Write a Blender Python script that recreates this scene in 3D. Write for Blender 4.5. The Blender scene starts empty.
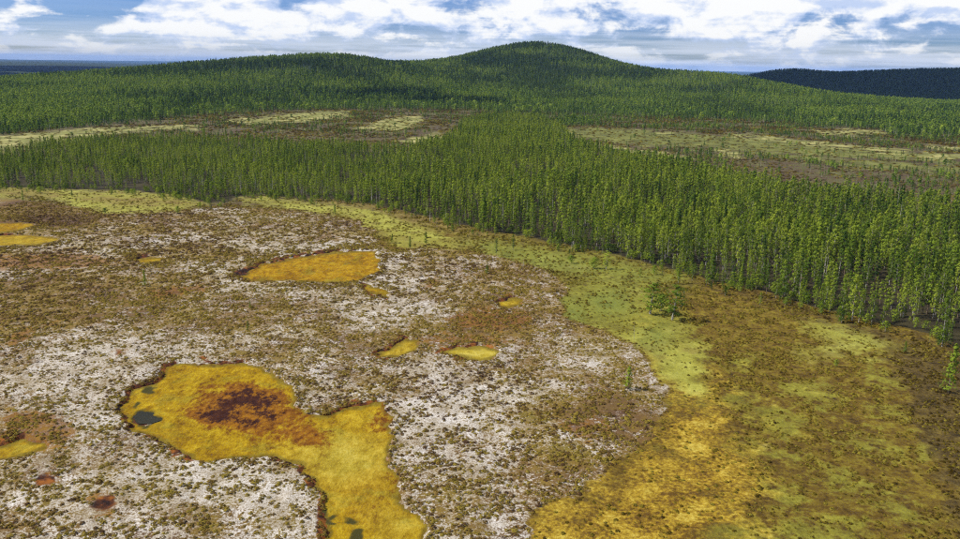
import bpy, math, random
import numpy as np

# ------------------------------------------------------------------ camera, sky, sun, exposure
scn = bpy.context.scene
COL = scn.collection
F, HC = 850.0, 70.0                       # focal length in photo pixels (960 wide), camera height in metres
PITCH = math.atan((269.5 - 65) / F)
ROLL = math.radians(1.0)

cam = bpy.data.cameras.new('camera')
cam.sensor_width = 36.0
cam.lens = 36.0 * F / 960.0
cam.clip_start, cam.clip_end = 1.0, 300000.0
camo = bpy.data.objects.new('camera', cam)
COL.objects.link(camo)
camo.location = (0, 0, HC)
from mathutils import Matrix
camo.rotation_mode = 'XYZ'
camo.rotation_euler = (Matrix.Rotation(math.pi / 2 - PITCH, 4, 'X') @ Matrix.Rotation(ROLL, 4, 'Z')).to_euler()
scn.camera = camo

SUN_AZ = math.radians(-84)                # from +Y towards +X
SUN_EL = math.radians(47)
TO_SUN = np.array([math.sin(SUN_AZ) * math.cos(SUN_EL), math.cos(SUN_AZ) * math.cos(SUN_EL), math.sin(SUN_EL)])
sun = bpy.data.lights.new('sun', 'SUN')
sun.energy = 5.0
sun.angle = math.radians(0.53)
sun.color = (1.0, 0.95, 0.86)
suno = bpy.data.objects.new('sun', sun)
COL.objects.link(suno)
from mathutils import Vector
suno.rotation_euler = Vector(TO_SUN).to_track_quat('Z', 'Y').to_euler()
suno.location = (-200, 100, 400)

vs = scn.view_settings
vs.view_transform = 'Standard'
vs.look = 'None'
vs.exposure = 0.6
vs.gamma = 1.0
vs.use_curve_mapping = False
scn.cycles.max_bounces = 4
scn.cycles.diffuse_bounces = 2
scn.cycles.glossy_bounces = 2
scn.cycles.transmission_bounces = 3
scn.cycles.volume_bounces = 0
scn.cycles.use_denoising = False
scn.cycles.denoiser = 'OPENIMAGEDENOISE'
scn.cycles.denoising_input_passes = 'RGB_ALBEDO_NORMAL'
scn.cycles.denoising_prefilter = 'ACCURATE'
scn.cycles.filter_width = 1.15
scn.cycles.caustics_reflective = False
scn.cycles.caustics_refractive = False


class NT:
    """little helper to write node trees"""
    def __init__(s, tree):
        s.t = tree
        s.n = tree.nodes
        s.l = tree.links

    def node(s, typ, **kw):
        nd = s.n.new(typ)
        for k, v in kw.items():
            setattr(nd, k, v)
        return nd

    def put(s, sock, v):
        if isinstance(v, bpy.types.NodeSocket):
            s.l.new(v, sock)
        elif v is not None:
            sock.default_value = v

    def math(s, op, a, b=None, c=None, clamp=False):
        nd = s.node('ShaderNodeMath', operation=op, use_clamp=clamp)
        s.put(nd.inputs[0], a)
        if b is not None: s.put(nd.inputs[1], b)
        if c is not None: s.put(nd.inputs[2], c)
        return nd.outputs[0]

    def vmath(s, op, a, b=None, scale=None):
        nd = s.node('ShaderNodeVectorMath', operation=op)
        s.put(nd.inputs[0], a)
        if b is not None: s.put(nd.inputs[1], b)
        if scale is not None: s.put(nd.inputs[3], scale)
        return nd.outputs[0]

    def noise(s, vec, scale, detail=4, rough=0.55, dist=0.0, w=None):
        nd = s.node('ShaderNodeTexNoise')
        if w is not None:
            nd.noise_dimensions = '4D'
            nd.inputs['W'].default_value = w
        s.put(nd.inputs['Vector'], vec)
        nd.inputs['Scale'].default_value = scale
        nd.inputs['Detail'].default_value = detail
        nd.inputs['Roughness'].default_value = rough
        nd.inputs['Distortion'].default_value = dist
        return nd.outputs['Fac']

    def step(s, v, lo, hi, a=0.0, b=1.0):
        nd = s.node('ShaderNodeMapRange', interpolation_type='SMOOTHSTEP')
        s.put(nd.inputs['Value'], v)
        s.put(nd.inputs['From Min'], lo)
        s.put(nd.inputs['From Max'], hi)
        s.put(nd.inputs['To Min'], a)
        s.put(nd.inputs['To Max'], b)
        return nd.outputs['Result']

    def mix(s, f, a, b):
        nd = s.node('ShaderNodeMix', data_type='RGBA')
        s.put(nd.inputs['Factor'], f)
        for i, v in ((6, a), (7, b)):
            if isinstance(v, (tuple, list)) and len(v) == 3: v = (*v, 1)
            s.put(nd.inputs[i], v)
        return nd.outputs[2]

    def ramp(s, f, stops):
        nd = s.node('ShaderNodeValToRGB')
        cr = nd.color_ramp
        while len(cr.elements) < len(stops): cr.elements.new(0.5)
        for e, (p, c) in zip(cr.elements, stops):
            e.position = p
            e.color = (*c, 1)
        s.put(nd.inputs[0], f)
        return nd.outputs[0]


world = bpy.data.worlds.new('World')
scn.world = world
world.use_nodes = True
w = NT(world.node_tree)
w.n.clear()
tc = w.node('ShaderNodeTexCoord').outputs['Generated']
sx = w.node('ShaderNodeSeparateXYZ')
w.l.new(tc, sx.inputs[0])
dx, dy, dz = sx.outputs
sky = w.node('ShaderNodeTexSky', sky_type='NISHITA')
sky.sun_disc = False
sky.sun_elevation = SUN_EL
sky.sun_rotation = SUN_AZ
sky.altitude = 300
sky.air_density = 1.0
sky.dust_density = 0.6
sky.ozone_density = 2.0
dzp = w.math('MAXIMUM', dz, 0.0)
az = w.math('ARCTAN2', dx, dy)


def cloud_field(el_shift, seed):
    zz = w.math('ADD', dzp, 0.065 + el_shift)
    px = w.math('DIVIDE', dx, zz)
    py = w.math('DIVIDE', dy, zz)
    cb = w.node('ShaderNodeCombineXYZ')
    w.put(cb.inputs[0], px); w.put(cb.inputs[1], py)
    cb.inputs[2].default_value = seed
    big = w.noise(cb.outputs[0], 0.52, 9, 0.56, 0.35)
    # puffs, round in the sky itself rather than on the cloud deck
    cb2 = w.node('ShaderNodeCombineXYZ')
    w.put(cb2.inputs[0], az); w.put(cb2.inputs[1], w.math('MULTIPLY', w.math('ADD', dz, el_shift), 1.7))
    cb2.inputs[2].default_value = seed
    puff = w.noise(cb2.outputs[0], 21, 8, 0.58, 0.25)
    return w.math('ADD', w.math('MULTIPLY', big, 0.42), w.math('MULTIPLY', puff, 0.58))


# the big clouds and gaps that the photograph shows: (azimuth, elevation, half width, half height, weight)
def hor(px): return 65 + (px - 480) * 0.01745
BLOBS = [(225, 18, 70, 20, .21), (165, 14, 18, 8, .05), (375, 10, 58, 19, .19), (515, 8, 44, 13, .17), (660, 10, 60, 12, .12),
         (780, 12, 80, 13, .17), (935, 12, 45, 18, .17), (20, 8, 30, 5, .06),
         (125, 8, 48, 9, -.17), (80, 27, 60, 6, -.08), (300, 2, 36, 7, -.06), (450, 12, 30, 9, -.12), (570, 16, 30, 9, -.07),
         (690, 29, 110, 5, .02), (880, 26, 40, 7, -.05)]
bias = None
for (bx, by, bw, bh, wt) in BLOBS:
    a0, e0 = math.atan((bx - 480) / F), (hor(bx) - by) / F
    u = w.math('DIVIDE', w.math('SUBTRACT', az, a0), bw / F)
    v = w.math('DIVIDE', w.math('SUBTRACT', dz, e0), bh / F)
    r2 = w.math('ADD', w.math('MULTIPLY', u, u), w.math('MULTIPLY', v, v))
    g = w.math('MULTIPLY', w.math('EXPONENT', w.math('MULTIPLY', r2, -1.0)), wt)
    bias = g if bias is None else w.math('ADD', bias, g)
c0 = w.math('ADD', cloud_field(0.0, 3.3), bias)
c1 = w.math('ADD', cloud_field(0.011, 3.3), bias)
dens = w.step(c0, 0.45, 0.55)
lit = w.step(w.math('ADD', w.math('MULTIPLY', w.math('SUBTRACT', c0, c1), 3.2), w.math('MULTIPLY', w.math('SUBTRACT', c0, 0.5), 2.6)), -0.22, 0.42)
ccol = w.mix(lit, (6.6, 7.9, 10.6), (11.8, 11.8, 11.6))
# thin flat streaks low over the horizon
cs = w.node('ShaderNodeCombineXYZ')
w.put(cs.inputs[0], w.math('MULTIPLY', az, 5.0)); w.put(cs.inputs[1], w.math('MULTIPLY', dz, 120.0))
strk = w.step(w.noise(cs.outputs[0], 1.0, 6, 0.6, 0.3), 0.26, 0.60)
low = w.math('MULTIPLY', strk, w.step(dz, 0.006, 0.05, 0.95, 0.15))
skyc = w.mix(1.0, sky.outputs[0], w.mix(w.step(dz, 0.0, 0.045), (0.80, 0.95, 1.22), (0.36, 0.62, 1.25)))
skyc.node.blend_type = 'MULTIPLY'
s1 = w.mix(low, skyc, (8.6, 9.4, 10.8))
s2 = w.mix(w.math('MULTIPLY', dens, w.step(dz, 0.0, 0.035, 0.45, 0.97)), s1, ccol)
bg = w.node('ShaderNodeBackground')
w.l.new(s2, bg.inputs[0])
bg.inputs[1].default_value = 0.058
wo = w.node('ShaderNodeOutputWorld')
w.l.new(bg.outputs[0], wo.inputs[0])

# ------------------------------------------------------------------ photo pixels <-> places
_fw = np.array([0, math.cos(PITCH), -math.sin(PITCH)])
_rt0 = np.array([1.0, 0, 0])
_up0 = np.cross(_rt0, _fw)
_rt = math.cos(ROLL) * _rt0 + math.sin(ROLL) * _up0
_up = -math.sin(ROLL) * _rt0 + math.cos(ROLL) * _up0


def ground_at(px, py, z=0.0):
    px = np.asarray(px, float); py = np.asarray(py, float)
    d = _fw + ((px - 480) / F)[..., None] * _rt + ((269.5 - py) / F)[..., None] * _up
    t = (z - HC) / d[..., 2]
    return d[..., 0] * t, d[..., 1] * t


def to_photo(X, Y, Z=0.0):
    qz = Z - HC
    a = Y * _fw[1] + qz * _fw[2]
    u = X * _rt[0] + Y * _rt[1] + qz * _rt[2]
    v = X * _up[0] + Y * _up[1] + qz * _up[2]
    a = np.maximum(a, 1e-3)
    return 480 + F * u / a, 269.5 - F * v / a


def _hash(ix, iy, seed):
    h = (ix.astype(np.int64) * 374761393 + iy.astype(np.int64) * 668265263 + seed * 1442695041) & 0xFFFFFFFF
    h = ((h ^ (h >> 13)) * 1274126177) & 0xFFFFFFFF
    h = ((h ^ (h >> 16)) * 2246822519) & 0xFFFFFFFF
    return ((h ^ (h >> 15)) & 0xFFFFFF) / float(0xFFFFFF)


def vnoise(x, y, seed=0):
    ix = np.floor(x); iy = np.floor(y)
    fx = x - ix; fy = y - iy
    fx = fx * fx * (3 - 2 * fx); fy = fy * fy * (3 - 2 * fy)
    a = _hash(ix, iy, seed); b = _hash(ix + 1, iy, seed)
    c = _hash(ix, iy + 1, seed); d = _hash(ix + 1, iy + 1, seed)
    return (a + (b - a) * fx) * (1 - fy) + (c + (d - c) * fx) * fy


def fbm(x, y, size, octv=4, seed=0, gain=0.5):
    s = 0; amp = 1; tot = 0; f = 1.0 / size
    c, sn = 0.8, 0.6
    for o in range(octv):
        s = s + amp * vnoise(x * f, y * f, seed + o * 17)
        tot += amp; amp *= gain; f *= 2.03
        x, y = c * x - sn * y + 13.7, sn * x + c * y - 7.1
    return s / tot


def sstep(v, lo, hi):
    t = np.clip((v - lo) / (hi - lo), 0, 1)
    return t * t * (3 - 2 * t)


def inside_dist(px, py, poly):
    """signed distance in photo pixels to a traced outline, positive inside"""
    P = np.asarray(poly, float)
    out = np.full(px.shape, -1e3)
    m = (px > P[:, 0].min() - 40) & (px < P[:, 0].max() + 40) & (py > P[:, 1].min() - 40) & (py < P[:, 1].max() + 40)
    x = px[m]; y = py[m]
    if x.size == 0: return out
    d2 = np.full(x.shape, 1e9); ins = np.zeros(x.shape, bool)
    for (ax, ay), (bx, by) in zip(P, np.roll(P, -1, 0)):
        ex, ey = bx - ax, by - ay
        t = np.clip(((x - ax) * ex + (y - ay) * ey) / max(ex * ex + ey * ey, 1e-9), 0, 1)
        d2 = np.minimum(d2, (x - ax - t * ex) ** 2 + (y - ay - t * ey) ** 2)
        cr = (ay > y) != (by > y)
        with np.errstate(divide='ignore', invalid='ignore'):
            xi = ax + (y - ay) * ex / (ey if ey else 1e-9)
        ins ^= cr & (x < xi)
    out[m] = np.where(ins, 1, -1) * np.sqrt(d2)
    return out


def ell(cx, cy, rx, ry, ang=0, n=14):
    a = math.radians(ang)
    return [(cx + rx * math.cos(t) * math.cos(a) - ry * math.sin(t) * math.sin(a), cy + rx * math.cos(t) * math.sin(a) + ry * math.sin(t) * math.cos(a))
            for t in [2 * math.pi * i / n for i in range(n)]]


# ------------------------------------------------------------------ zones, traced on the photograph and laid on the ground
HEATH = [[(-260, 196), (0, 198), (60, 205), (100, 214), (150, 215), (212, 207), (300, 211), (360, 221), (374, 243), (392, 251), (430, 246), (480, 254),
          (540, 270), (562, 290), (560, 316), (600, 330), (640, 346), (660, 380), (666, 406), (650, 435), (612, 460), (590, 482), (546, 502), (534, 520),
          (545, 545), (540, 640), (-260, 640)]]
LIME = [[(-200, 184), (30, 187), (60, 189), (130, 190), (185, 195), (206, 204), (185, 213), (110, 215), (80, 210), (58, 203), (36, 196), (0, 199), (-200, 198)],
        [(234, 198), (258, 197), (330, 202), (368, 207), (412, 224), (455, 236), (482, 241), (470, 247), (440, 250), (400, 247), (385, 238), (360, 226), (325, 216), (275, 208), (240, 204)],
        [(536, 258), (560, 261), (588, 266), (584, 271), (556, 268), (534, 264)],
        [(612, 282), (640, 290), (664, 298), (655, 303), (626, 292)],
        [(672, 328), (700, 344), (710, 354), (704, 372), (690, 370), (694, 352), (668, 336)],
        [(596, 326), (640, 332), (676, 338), (706, 352), (708, 374), (700, 396), (682, 392), (664, 380), (650, 352), (620, 338)],
        ell(846, 336, 44, 11, 12), ell(812, 350, 22, 5, 5), ell(868, 350, 22, 5, 8), ell(900, 350, 14, 4, 8)]
MIDPALE = [[(-200, 146), (-200, 137), (0, 137), (60, 131), (110, 128), (180, 126), (206, 125), (190, 129), (110, 133), (40, 140), (0, 149)],
           [(225, 121), (290, 116), (330, 113), (352, 117), (305, 123), (245, 126)],
           [(356, 130), (388, 119), (420, 117), (424, 122), (398, 131)], [(394, 141), (420, 136), (450, 135), (447, 140), (420, 145)],
           [(60, 118), (130, 112), (180, 111), (170, 115), (110, 118)],
           [(548, 134), (575, 132), (572, 138), (552, 139)], [(730, 133), (790, 138), (850, 145), (905, 150), (904, 152), (840, 148), (780, 141), (735, 136)],
           [(600, 145), (660, 152), (690, 158), (676, 159), (630, 152)], [(655, 133), (672, 132), (672, 135), (657, 135)],
           [(816, 131), (880, 130), (884, 134), (824, 136)], [(835, 128), (870, 130), (868, 132), (842, 130)], [(925, 145), (975, 148), (975, 152), (930, 149)],
           [(880, 151), (960, 154), (970, 160), (900, 157)], [(715, 153), (738, 152), (738, 157), (716, 157)]]
MIDGREEN = [[(540, 128), (600, 127), (700, 134), (760, 138), (840, 147), (905, 152), (960, 158), (960, 164), (900, 160), (840, 158), (760, 152), (700, 148), (640, 146), (600, 141), (560, 139)],
            [(690, 150), (760, 155), (850, 166), (930, 172), (1000, 176), (1000, 170), (900, 163), (820, 158), (760, 150)],
            [(280, 116), (350, 113), (350, 118), (300, 121)], [(-200, 153), (-200, 146), (0, 148), (40, 140), (110, 132), (150, 131), (90, 138), (40, 146), (0, 156)]]
GOLD = [[(644, 352), (680, 360), (708, 378), (718, 402), (740, 436), (754, 478), (720, 560), (700, 640), (530, 640), (540, 540), (533, 516), (548, 502), (592, 480), (616, 460), (650, 436), (668, 406)]]
FEN = [[(560, 318), (562, 288), (592, 276), (620, 276), (650, 290), (684, 322), (712, 352), (708, 384), (716, 420), (690, 410), (664, 384), (644, 348), (604, 332)],
       [(480, 238), (540, 250), (620, 262), (690, 280), (650, 284), (590, 276), (530, 268), (478, 254)],
       ell(880, 378, 20, 6, 15), ell(888, 408, 18, 6, 10), ell(815, 393, 30, 8, 12), ell(775, 418, 25, 8, 0), ell(862, 442, 30, 7, 10), ell(768, 450, 36, 6, 8),
       ell(780, 496, 24, 9, 20), ell(892, 506, 32, 9, 30), ell(838, 478, 25, 8, 20), ell(815, 532, 60, 11, 0), ell(735, 528, 36, 14, 0), ell(735, 402, 18, 10, 0),
       ell(742, 360, 12, 6, 0), ell(930, 445, 18, 6, 0), ell(690, 455, 30, 14, 0), ell(850, 520, 20, 8, 0), ell(700, 500, 30, 16, 0)]
DARK = [[(890, 345), (960, 345), (1150, 380), (1150, 640), (985, 640), (945, 500), (925, 430), (900, 385)],
        [(700, 280), (760, 296), (850, 322), (960, 350), (940, 356), (880, 338), (800, 312), (720, 292)]]
BARE = [ell(125, 200.5, 50, 4, 3), ell(15, 193, 40, 3, 2), ell(180, 203, 16, 3, 10), [(300, 200), (330, 198), (380, 206), (420, 217), (470, 230), (500, 236), (480, 240), (440, 230), (400, 219), (370, 208), (330, 203)]]
RUST = [ell(45, 480, 10, 9), ell(106, 505, 16, 9, -15), ell(432, 283, 8, 5), ell(118, 352, 7, 4), [(-90, 252), (20, 256), (90, 254), (118, 262), (70, 270), (0, 272), (-90, 270)],
        [(148, 292), (200, 285), (222, 288), (190, 296), (160, 300)], [(4, 338), (36, 324), (56, 322), (40, 332), (20, 344)], [(560, 415), (590, 420), (606, 435), (590, 440), (566, 428)],
        ell(30, 432, 42, 20, 5), [(340, 412), (384, 400), (386, 430), (396, 470), (376, 452), (360, 420)], ell(486, 318, 40, 10), ell(470, 340, 50, 5)]
GREENSPOT = [ell(607, 301, 17, 8), ell(572, 312, 9, 6, 40), ell(655, 335, 6, 3)]
# sphagnum hollows: traced outlines, each a sheet of its own
HOLLOWS = [
    ('large round golden moss hollow with a dark purple-brown centre', [(124, 404), (130, 388), (152, 378), (160, 364), (178, 360), (230, 361), (274, 368), (296, 380), (302, 400), (312, 412),
        (334, 414), (350, 405), (376, 402), (388, 416), (387, 445), (398, 480), (424, 524), (430, 560), (440, 640), (330, 640), (316, 540), (318, 515), (326, 490), (306, 462), (280, 456), (240, 460), (206, 460), (176, 448), (152, 432), (130, 424)]),
    ('long orange moss hollow in the middle of the pale heath', [(238, 272), (262, 262), (300, 256), (340, 250), (374, 249), (382, 262), (380, 272), (362, 281), (330, 282), (290, 279), (252, 279)]),
    ('upper of two yellow moss hollows at the left edge of the picture', [(-120, 222), (0, 221), (30, 221), (40, 225), (28, 230), (0, 232), (-120, 233)]),
    ('lower, brighter of two yellow moss hollows at the left edge of the picture', [(-120, 236), (0, 235), (30, 235), (60, 238), (54, 243), (36, 246), (0, 247), (-120, 248)]),
    ('dull olive moss hollow by the lower left picture edge', [(-60, 446), (0, 446), (22, 435), (48, 440), (46, 450), (24, 458), (0, 464), (-60, 470)]),
    ('small yellow moss hollow left of the pale oval one', [(380, 352), (394, 344), (404, 338), (420, 340), (416, 349), (402, 356), (386, 358)]),
    ('pale yellow oval moss hollow near the picture centre', [(443, 352), (454, 345), (478, 344), (494, 347), (503, 352), (494, 359), (474, 361), (452, 357)]),
    ('tiny bright yellow-green moss hollow right of centre', [(498, 300), (508, 296), (520, 298), (520, 304), (508, 307), (500, 305)]),
    ('tiny yellow moss hollow left of the long orange one', [(134, 258), (150, 254), (168, 254), (162, 259), (142, 262)]),
    ('short yellow moss streak below the long orange hollow', [(366, 284), (382, 287), (398, 292), (394, 297), (376, 294), (366, 290)]),
]
WATERS = [('dark round water hole at the left end of the large golden hollow', [(134, 417), (142, 410), (153, 410), (158, 417), (151, 424), (139, 424)]),
          ('narrow dark water at the left tip of the long orange hollow', [(228, 270), (238, 266), (250, 265), (240, 271), (232, 274)])]
WETSPOTS = [ell(150, 390, 8, 5), ell(136, 404, 4, 3), ell(332, 520, 6, 5), ell(351, 519, 8, 5), ell(358, 535, 8, 6), ell(322, 512, 4, 6)]
NEARFOREST = [(-330, 186), (-60, 188), (0, 189), (70, 190), (130, 192), (180, 197), (204, 204), (222, 205), (238, 198), (262, 197), (300, 201), (340, 201), (376, 206), (410, 216), (452, 226), (500, 236), (548, 245),
              (600, 256), (660, 271), (720, 287), (780, 301), (850, 320), (910, 334), (960, 348), (1010, 362), (1150, 405), (1150, 230), (960, 212), (880, 203), (800, 195), (720, 181), (640, 165),
              (590, 152), (572, 144), (562, 132), (548, 124), (530, 120), (490, 119), (462, 126), (452, 138), (430, 148), (400, 153), (320, 149), (230, 143), (160, 141), (100, 143), (40, 151), (0, 158), (-60, 160), (-330, 160)]
HILLFOOT = [(-600, 136), (0, 131), (60, 126), (120, 120), (180, 114), (240, 111), (330, 108), (400, 108), (440, 107), (500, 109), (560, 110), (640, 112), (720, 115), (780, 119), (840, 124), (900, 131), (960, 134), (1500, 160)]
HILLS = [(167.94, 2653.08, 104.58, 190.27, 352.8, 0.01), (-57.07, 2473.98, 31.07, 550.94, 288.83, -0.51), (-436.6, 2101.61, 41.27, 254.13, 355.45, -0.11),
         (-655.0, 1940.06, 26.8, 370.68, 399.57, 0.02), (553.57, 2009.0, 34.83, 112.88, 297.62, 0.07), (-280.36, 1871.7, 24.29, 96.01, 159.7, 0.27),
         (2250, 4500, 118, 900, 700, 0.1), (3300, 4300, 70, 700, 700, 0.0), (1560, 4500, 34, 130, 400, 0.0)]


def union(px, py, polys):
    d = np.full(px.shape, -1e3)
    for p in polys: d = np.maximum(d, inside_dist(px, py, p))
    return d


def warp(X, Y):
    """let outlines wander a little so that traced edges look grown"""
    D = np.hypot(X, Y)
    a = 0.018 * D
    size = 0.05 * D.clip(100, 900)
    wx = (fbm(X, Y, 9.0, 4, 5, .6) - 0.5) * 6.5 + (fbm(X, Y, 40.0, 3, 6) - 0.5) * np.minimum(a, 30)
    wy = (fbm(X, Y, 9.0, 4, 8, .6) - 0.5) * 9 + (fbm(X, Y, 40.0, 3, 9) - 0.5) * np.minimum(a * 1.6, 60)
    return to_photo(X + wx, Y + wy)


def weight(d, soft):
    return np.clip(0.5 + d / soft * 0.5, 0, 1)


def terrain(X, Y):
    y0 = 2900 - 1150 * sstep(-X, 400, 1000) - 1350 * sstep(X, 600, 1000)
    z = -60 * sstep(Y, y0, y0 + 2300)
    for (hx, hy, A, sx_, sy_, r) in HILLS:
        c, s = math.cos(r), math.sin(r)
        a = (c * (X - hx) + s * (Y - hy)) / sx_
        b = (-s * (X - hx) + c * (Y - hy)) / sy_
        z = z + A * np.exp(-0.5 * (a * a + b * b))
    far = sstep(Y, 1300, 2200)
    z = z + far * ((fbm(X, Y, 420, 4, 31) - 0.5) * 8)
    z = z + sstep(Y, 7000, 16000) * (fbm(X, Y, 5000, 4, 33) - 0.45) * 130
    return z


def cover_field(X, Y, px, py):
    """how much of the heath is taken by dwarf shrubs instead of pale lichen"""
    c = fbm(X, Y, 16, 4, 41) * 0.55 + fbm(X, Y, 55, 3, 42) * 0.25 + 0.0
    for (cx, cy, rx, ry, wt) in [(90, 300, 130, 26, .30), (40, 210, 60, 14, .45), (60, 222, 30, 6, .5), (500, 285, 60, 30, .08), (420, 320, 50, 14, .10), (250, 225, 130, 14, .12), (620, 400, 30, 25, .22),
                                 (560, 405, 60, 16, .30), (480, 330, 40, 12, .35), (270, 325, 40, 18, .05), (200, 330, 40, 14, .12), (200, 515, 50, 25, .20), (560, 470, 40, 20, .22), (420, 300, 60, 18, -.14),
                                 (80, 400, 90, 40, -.14), (200, 480, 120, 28, -.16), (330, 365, 60, 20, -.16), (430, 420, 40, 60, -.13), (520, 380, 70, 30, -.08), (480, 500, 60, 30, -.10),
                                 (80, 345, 90, 16, -.10), (45, 440, 50, 20, .2), (370, 265, 120, 30, -.08), (130, 365, 30, 12, .2), (250, 355, 40, 5, .2), (640, 350, 24, 20, .08), (450, 250, 60, 12, .12)]:
        c = c + wt * .8 * np.exp(-(((px - cx) / rx) ** 2 + ((py - cy) / ry) ** 2))
    return np.clip(c, 0, 1)


_hol_cache = None


def ground_height(X, Y, want=False):
    X = np.asarray(X, float); Y = np.asarray(Y, float)
    D = np.hypot(X, Y)
    z = terrain(X, Y)
    near = 1 - sstep(D, 350, 700)
    px, py = warp(X, Y)
    hol = np.full(X.shape, -1e3)
    for _, p in HOLLOWS: hol = np.maximum(hol, inside_dist(px, py, p))
    rel = (fbm(X, Y, 2.2, 3, 51, 0.6) - 0.5) * 0.55 + (fbm(X, Y, 7.0, 3, 52) - 0.5) * 0.6 + (fbm(X, Y, 40, 2, 53) - 0.5) * 1.0
    mrel = near * sstep(-hol, -3, 12)
    z = z + rel * mrel
    # metres per pixel of depth at this place turn the outline distance into a bank
    mpp = np.clip(D / F * 2.0, 0.2, 3)
    dm = hol * mpp
    z = z - 0.62 * sstep(dm, -0.45, 0.55) * near
    if want:
        return z, px, py, hol, mpp
    return z


# ------------------------------------------------------------------ ground sheet
def lines():
    xs = list(np.arange(0, 96, 0.6))
    d = 0.6
    while xs[-1] < 900: d *= 1.012; xs.append(xs[-1] + d)
    while xs[-1] < 42000: d *= 1.035; xs.append(xs[-1] + d)
    xs = np.array(xs)
    xs = np.concatenate([-xs[:0:-1], xs])
    ys = [60.0]
    while ys[-1] < 46000:
        y = ys[-1]
        if y < 92: dy = 4
        elif y < 1300: dy = min(max(0.42, y * y / 59500 * 1.15), 11)
        elif y < 3300: dy = 13
        else: dy = max(13, (y - 3300) * 0.035 + 13)
        ys.append(y + dy)
    return xs, np.array(ys)


def grid_mesh(name, X, Y, Z):
    ny, nx = X.shape
    me = bpy.data.meshes.new(name)
    me.vertices.add(nx * ny)
    co = np.stack([X, Y, Z], -1).astype(np.float32).reshape(-1)
    me.vertices.foreach_set('co', co)
    i = np.arange(ny * nx).reshape(ny, nx)
    q = np.stack([i[:-1, :-1], i[:-1, 1:], i[1:, 1:], i[1:, :-1]], -1).reshape(-1, 4)
    finish_quads(me, q)
    return me


def finish_quads(me, q):
    n = len(q)
    me.loops.add(n * 4)
    me.polygons.add(n)
    me.loops.foreach_set('vertex_index', q.reshape(-1).astype(np.int32))
    me.polygons.foreach_set('loop_start', np.arange(0, n * 4, 4, dtype=np.int32))
    me.polygons.foreach_set('use_smooth', np.ones(n, bool))
    me.update(calc_edges=True)


def set_col(me, name, chans):
    at = me.attributes.new(name, 'FLOAT_COLOR', 'POINT')
    n = len(me.vertices)
    a = np.ones((n, 4), np.float32)
    for k, c in enumerate(chans): a[:, k] = np.asarray(c).reshape(-1)
    at.data.foreach_set('color', a.reshape(-1))


def tag(o, label=None, cat=None, group=None, kind=None):
    if label: o['label'] = label
    if cat: o['category'] = cat
    if group: o['group'] = group
    if kind: o['kind'] = kind
    return o


def new_obj(name, data, mat=None, parent=None):
    o = bpy.data.objects.new(name, data)
    COL.objects.link(o)
    if mat is not None: data.materials.append(mat)
    if parent is not None: o.parent = parent
    return o


xs, ys = lines()
GX, GY = np.meshgrid(xs, ys)
GZ, gpx, gpy, ghol, gmpp = ground_height(GX, GY, True)
GD = np.hypot(GX, GY)
inview = GD < 1700
soft = 9.0 * np.clip(220.0 / GD, 0.22, 1.2)
zz = {}
for nm, polys in (('heath', HEATH), ('lime', LIME), ('gold', GOLD), ('fen', FEN), ('dark', DARK), ('rust', RUST), ('green', GREENSPOT), ('midpale', MIDPALE), ('midgreen', MIDGREEN),
                  ('bare', BARE), ('floor', [NEARFOREST])):
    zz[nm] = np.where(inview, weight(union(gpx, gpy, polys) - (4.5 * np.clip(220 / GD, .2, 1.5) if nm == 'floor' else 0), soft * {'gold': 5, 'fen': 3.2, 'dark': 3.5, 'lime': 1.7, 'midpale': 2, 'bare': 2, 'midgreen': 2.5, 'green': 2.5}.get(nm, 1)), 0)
zz['green'] = np.maximum(zz['green'] * .8, .5 * np.where(inview, weight(union(gpx, gpy, [[(470, 240), (540, 250), (620, 262), (690, 281), (650, 286), (600, 279), (540, 274), (480, 256)]]), soft * 3), 0))
# bank of a hollow: bare dark peat, plus painted shade on the west side
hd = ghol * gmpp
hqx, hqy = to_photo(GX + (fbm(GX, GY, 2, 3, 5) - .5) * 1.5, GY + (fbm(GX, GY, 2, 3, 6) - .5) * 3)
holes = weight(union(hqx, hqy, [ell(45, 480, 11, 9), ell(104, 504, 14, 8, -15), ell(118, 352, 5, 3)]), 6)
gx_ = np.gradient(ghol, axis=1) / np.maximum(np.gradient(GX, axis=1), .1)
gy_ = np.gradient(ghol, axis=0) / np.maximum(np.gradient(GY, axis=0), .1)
west_shade = sstep(gx_ / np.maximum(np.hypot(gx_, gy_), 1e-6) + (fbm(GX, GY, 6, 3, 78) - .5) * .8, .15, .65)          # shade of the west banks, painted in with the peat colour
zz['bank'] = np.where(inview, sstep(hd, -1.5, -0.1) * .55 * sstep(fbm(GX, GY, 14, 3, 77), .46, .64) + sstep(hd, -4.2, -0.4) * west_shade, 0)
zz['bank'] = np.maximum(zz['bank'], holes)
hill_y = np.interp(gpx, [p[0] for p in HILLFOOT], [p[1] for p in HILLFOOT])
zz['hill'] = np.where(GD > 700, np.clip(0.5 + (hill_y - gpy) * 0.35, 0, 1), 0)
zz['hill'] = np.where(GD > 2000, 1, zz['hill'])
zz['cover'] = cover_field(GX, GY, gpx, gpy)
gme = grid_mesh('ground', GX, GY, GZ)
set_col(gme, 'zone_a', (zz['heath'], zz['lime'], zz['gold']))
set_col(gme, 'zone_b', (zz['fen'], zz['dark'], zz['rust']))
set_col(gme, 'zone_c', (zz['midpale'], zz['midgreen'], zz['floor']))
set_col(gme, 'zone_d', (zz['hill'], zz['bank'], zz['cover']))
set_col(gme, 'zone_e', (zz['green'], zz['bare'], zz['cover']))


def material(name):
    m = bpy.data.materials.new(name)
    m.use_nodes = True
    m.node_tree.nodes.clear()
    return m, NT(m.node_tree)


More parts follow.
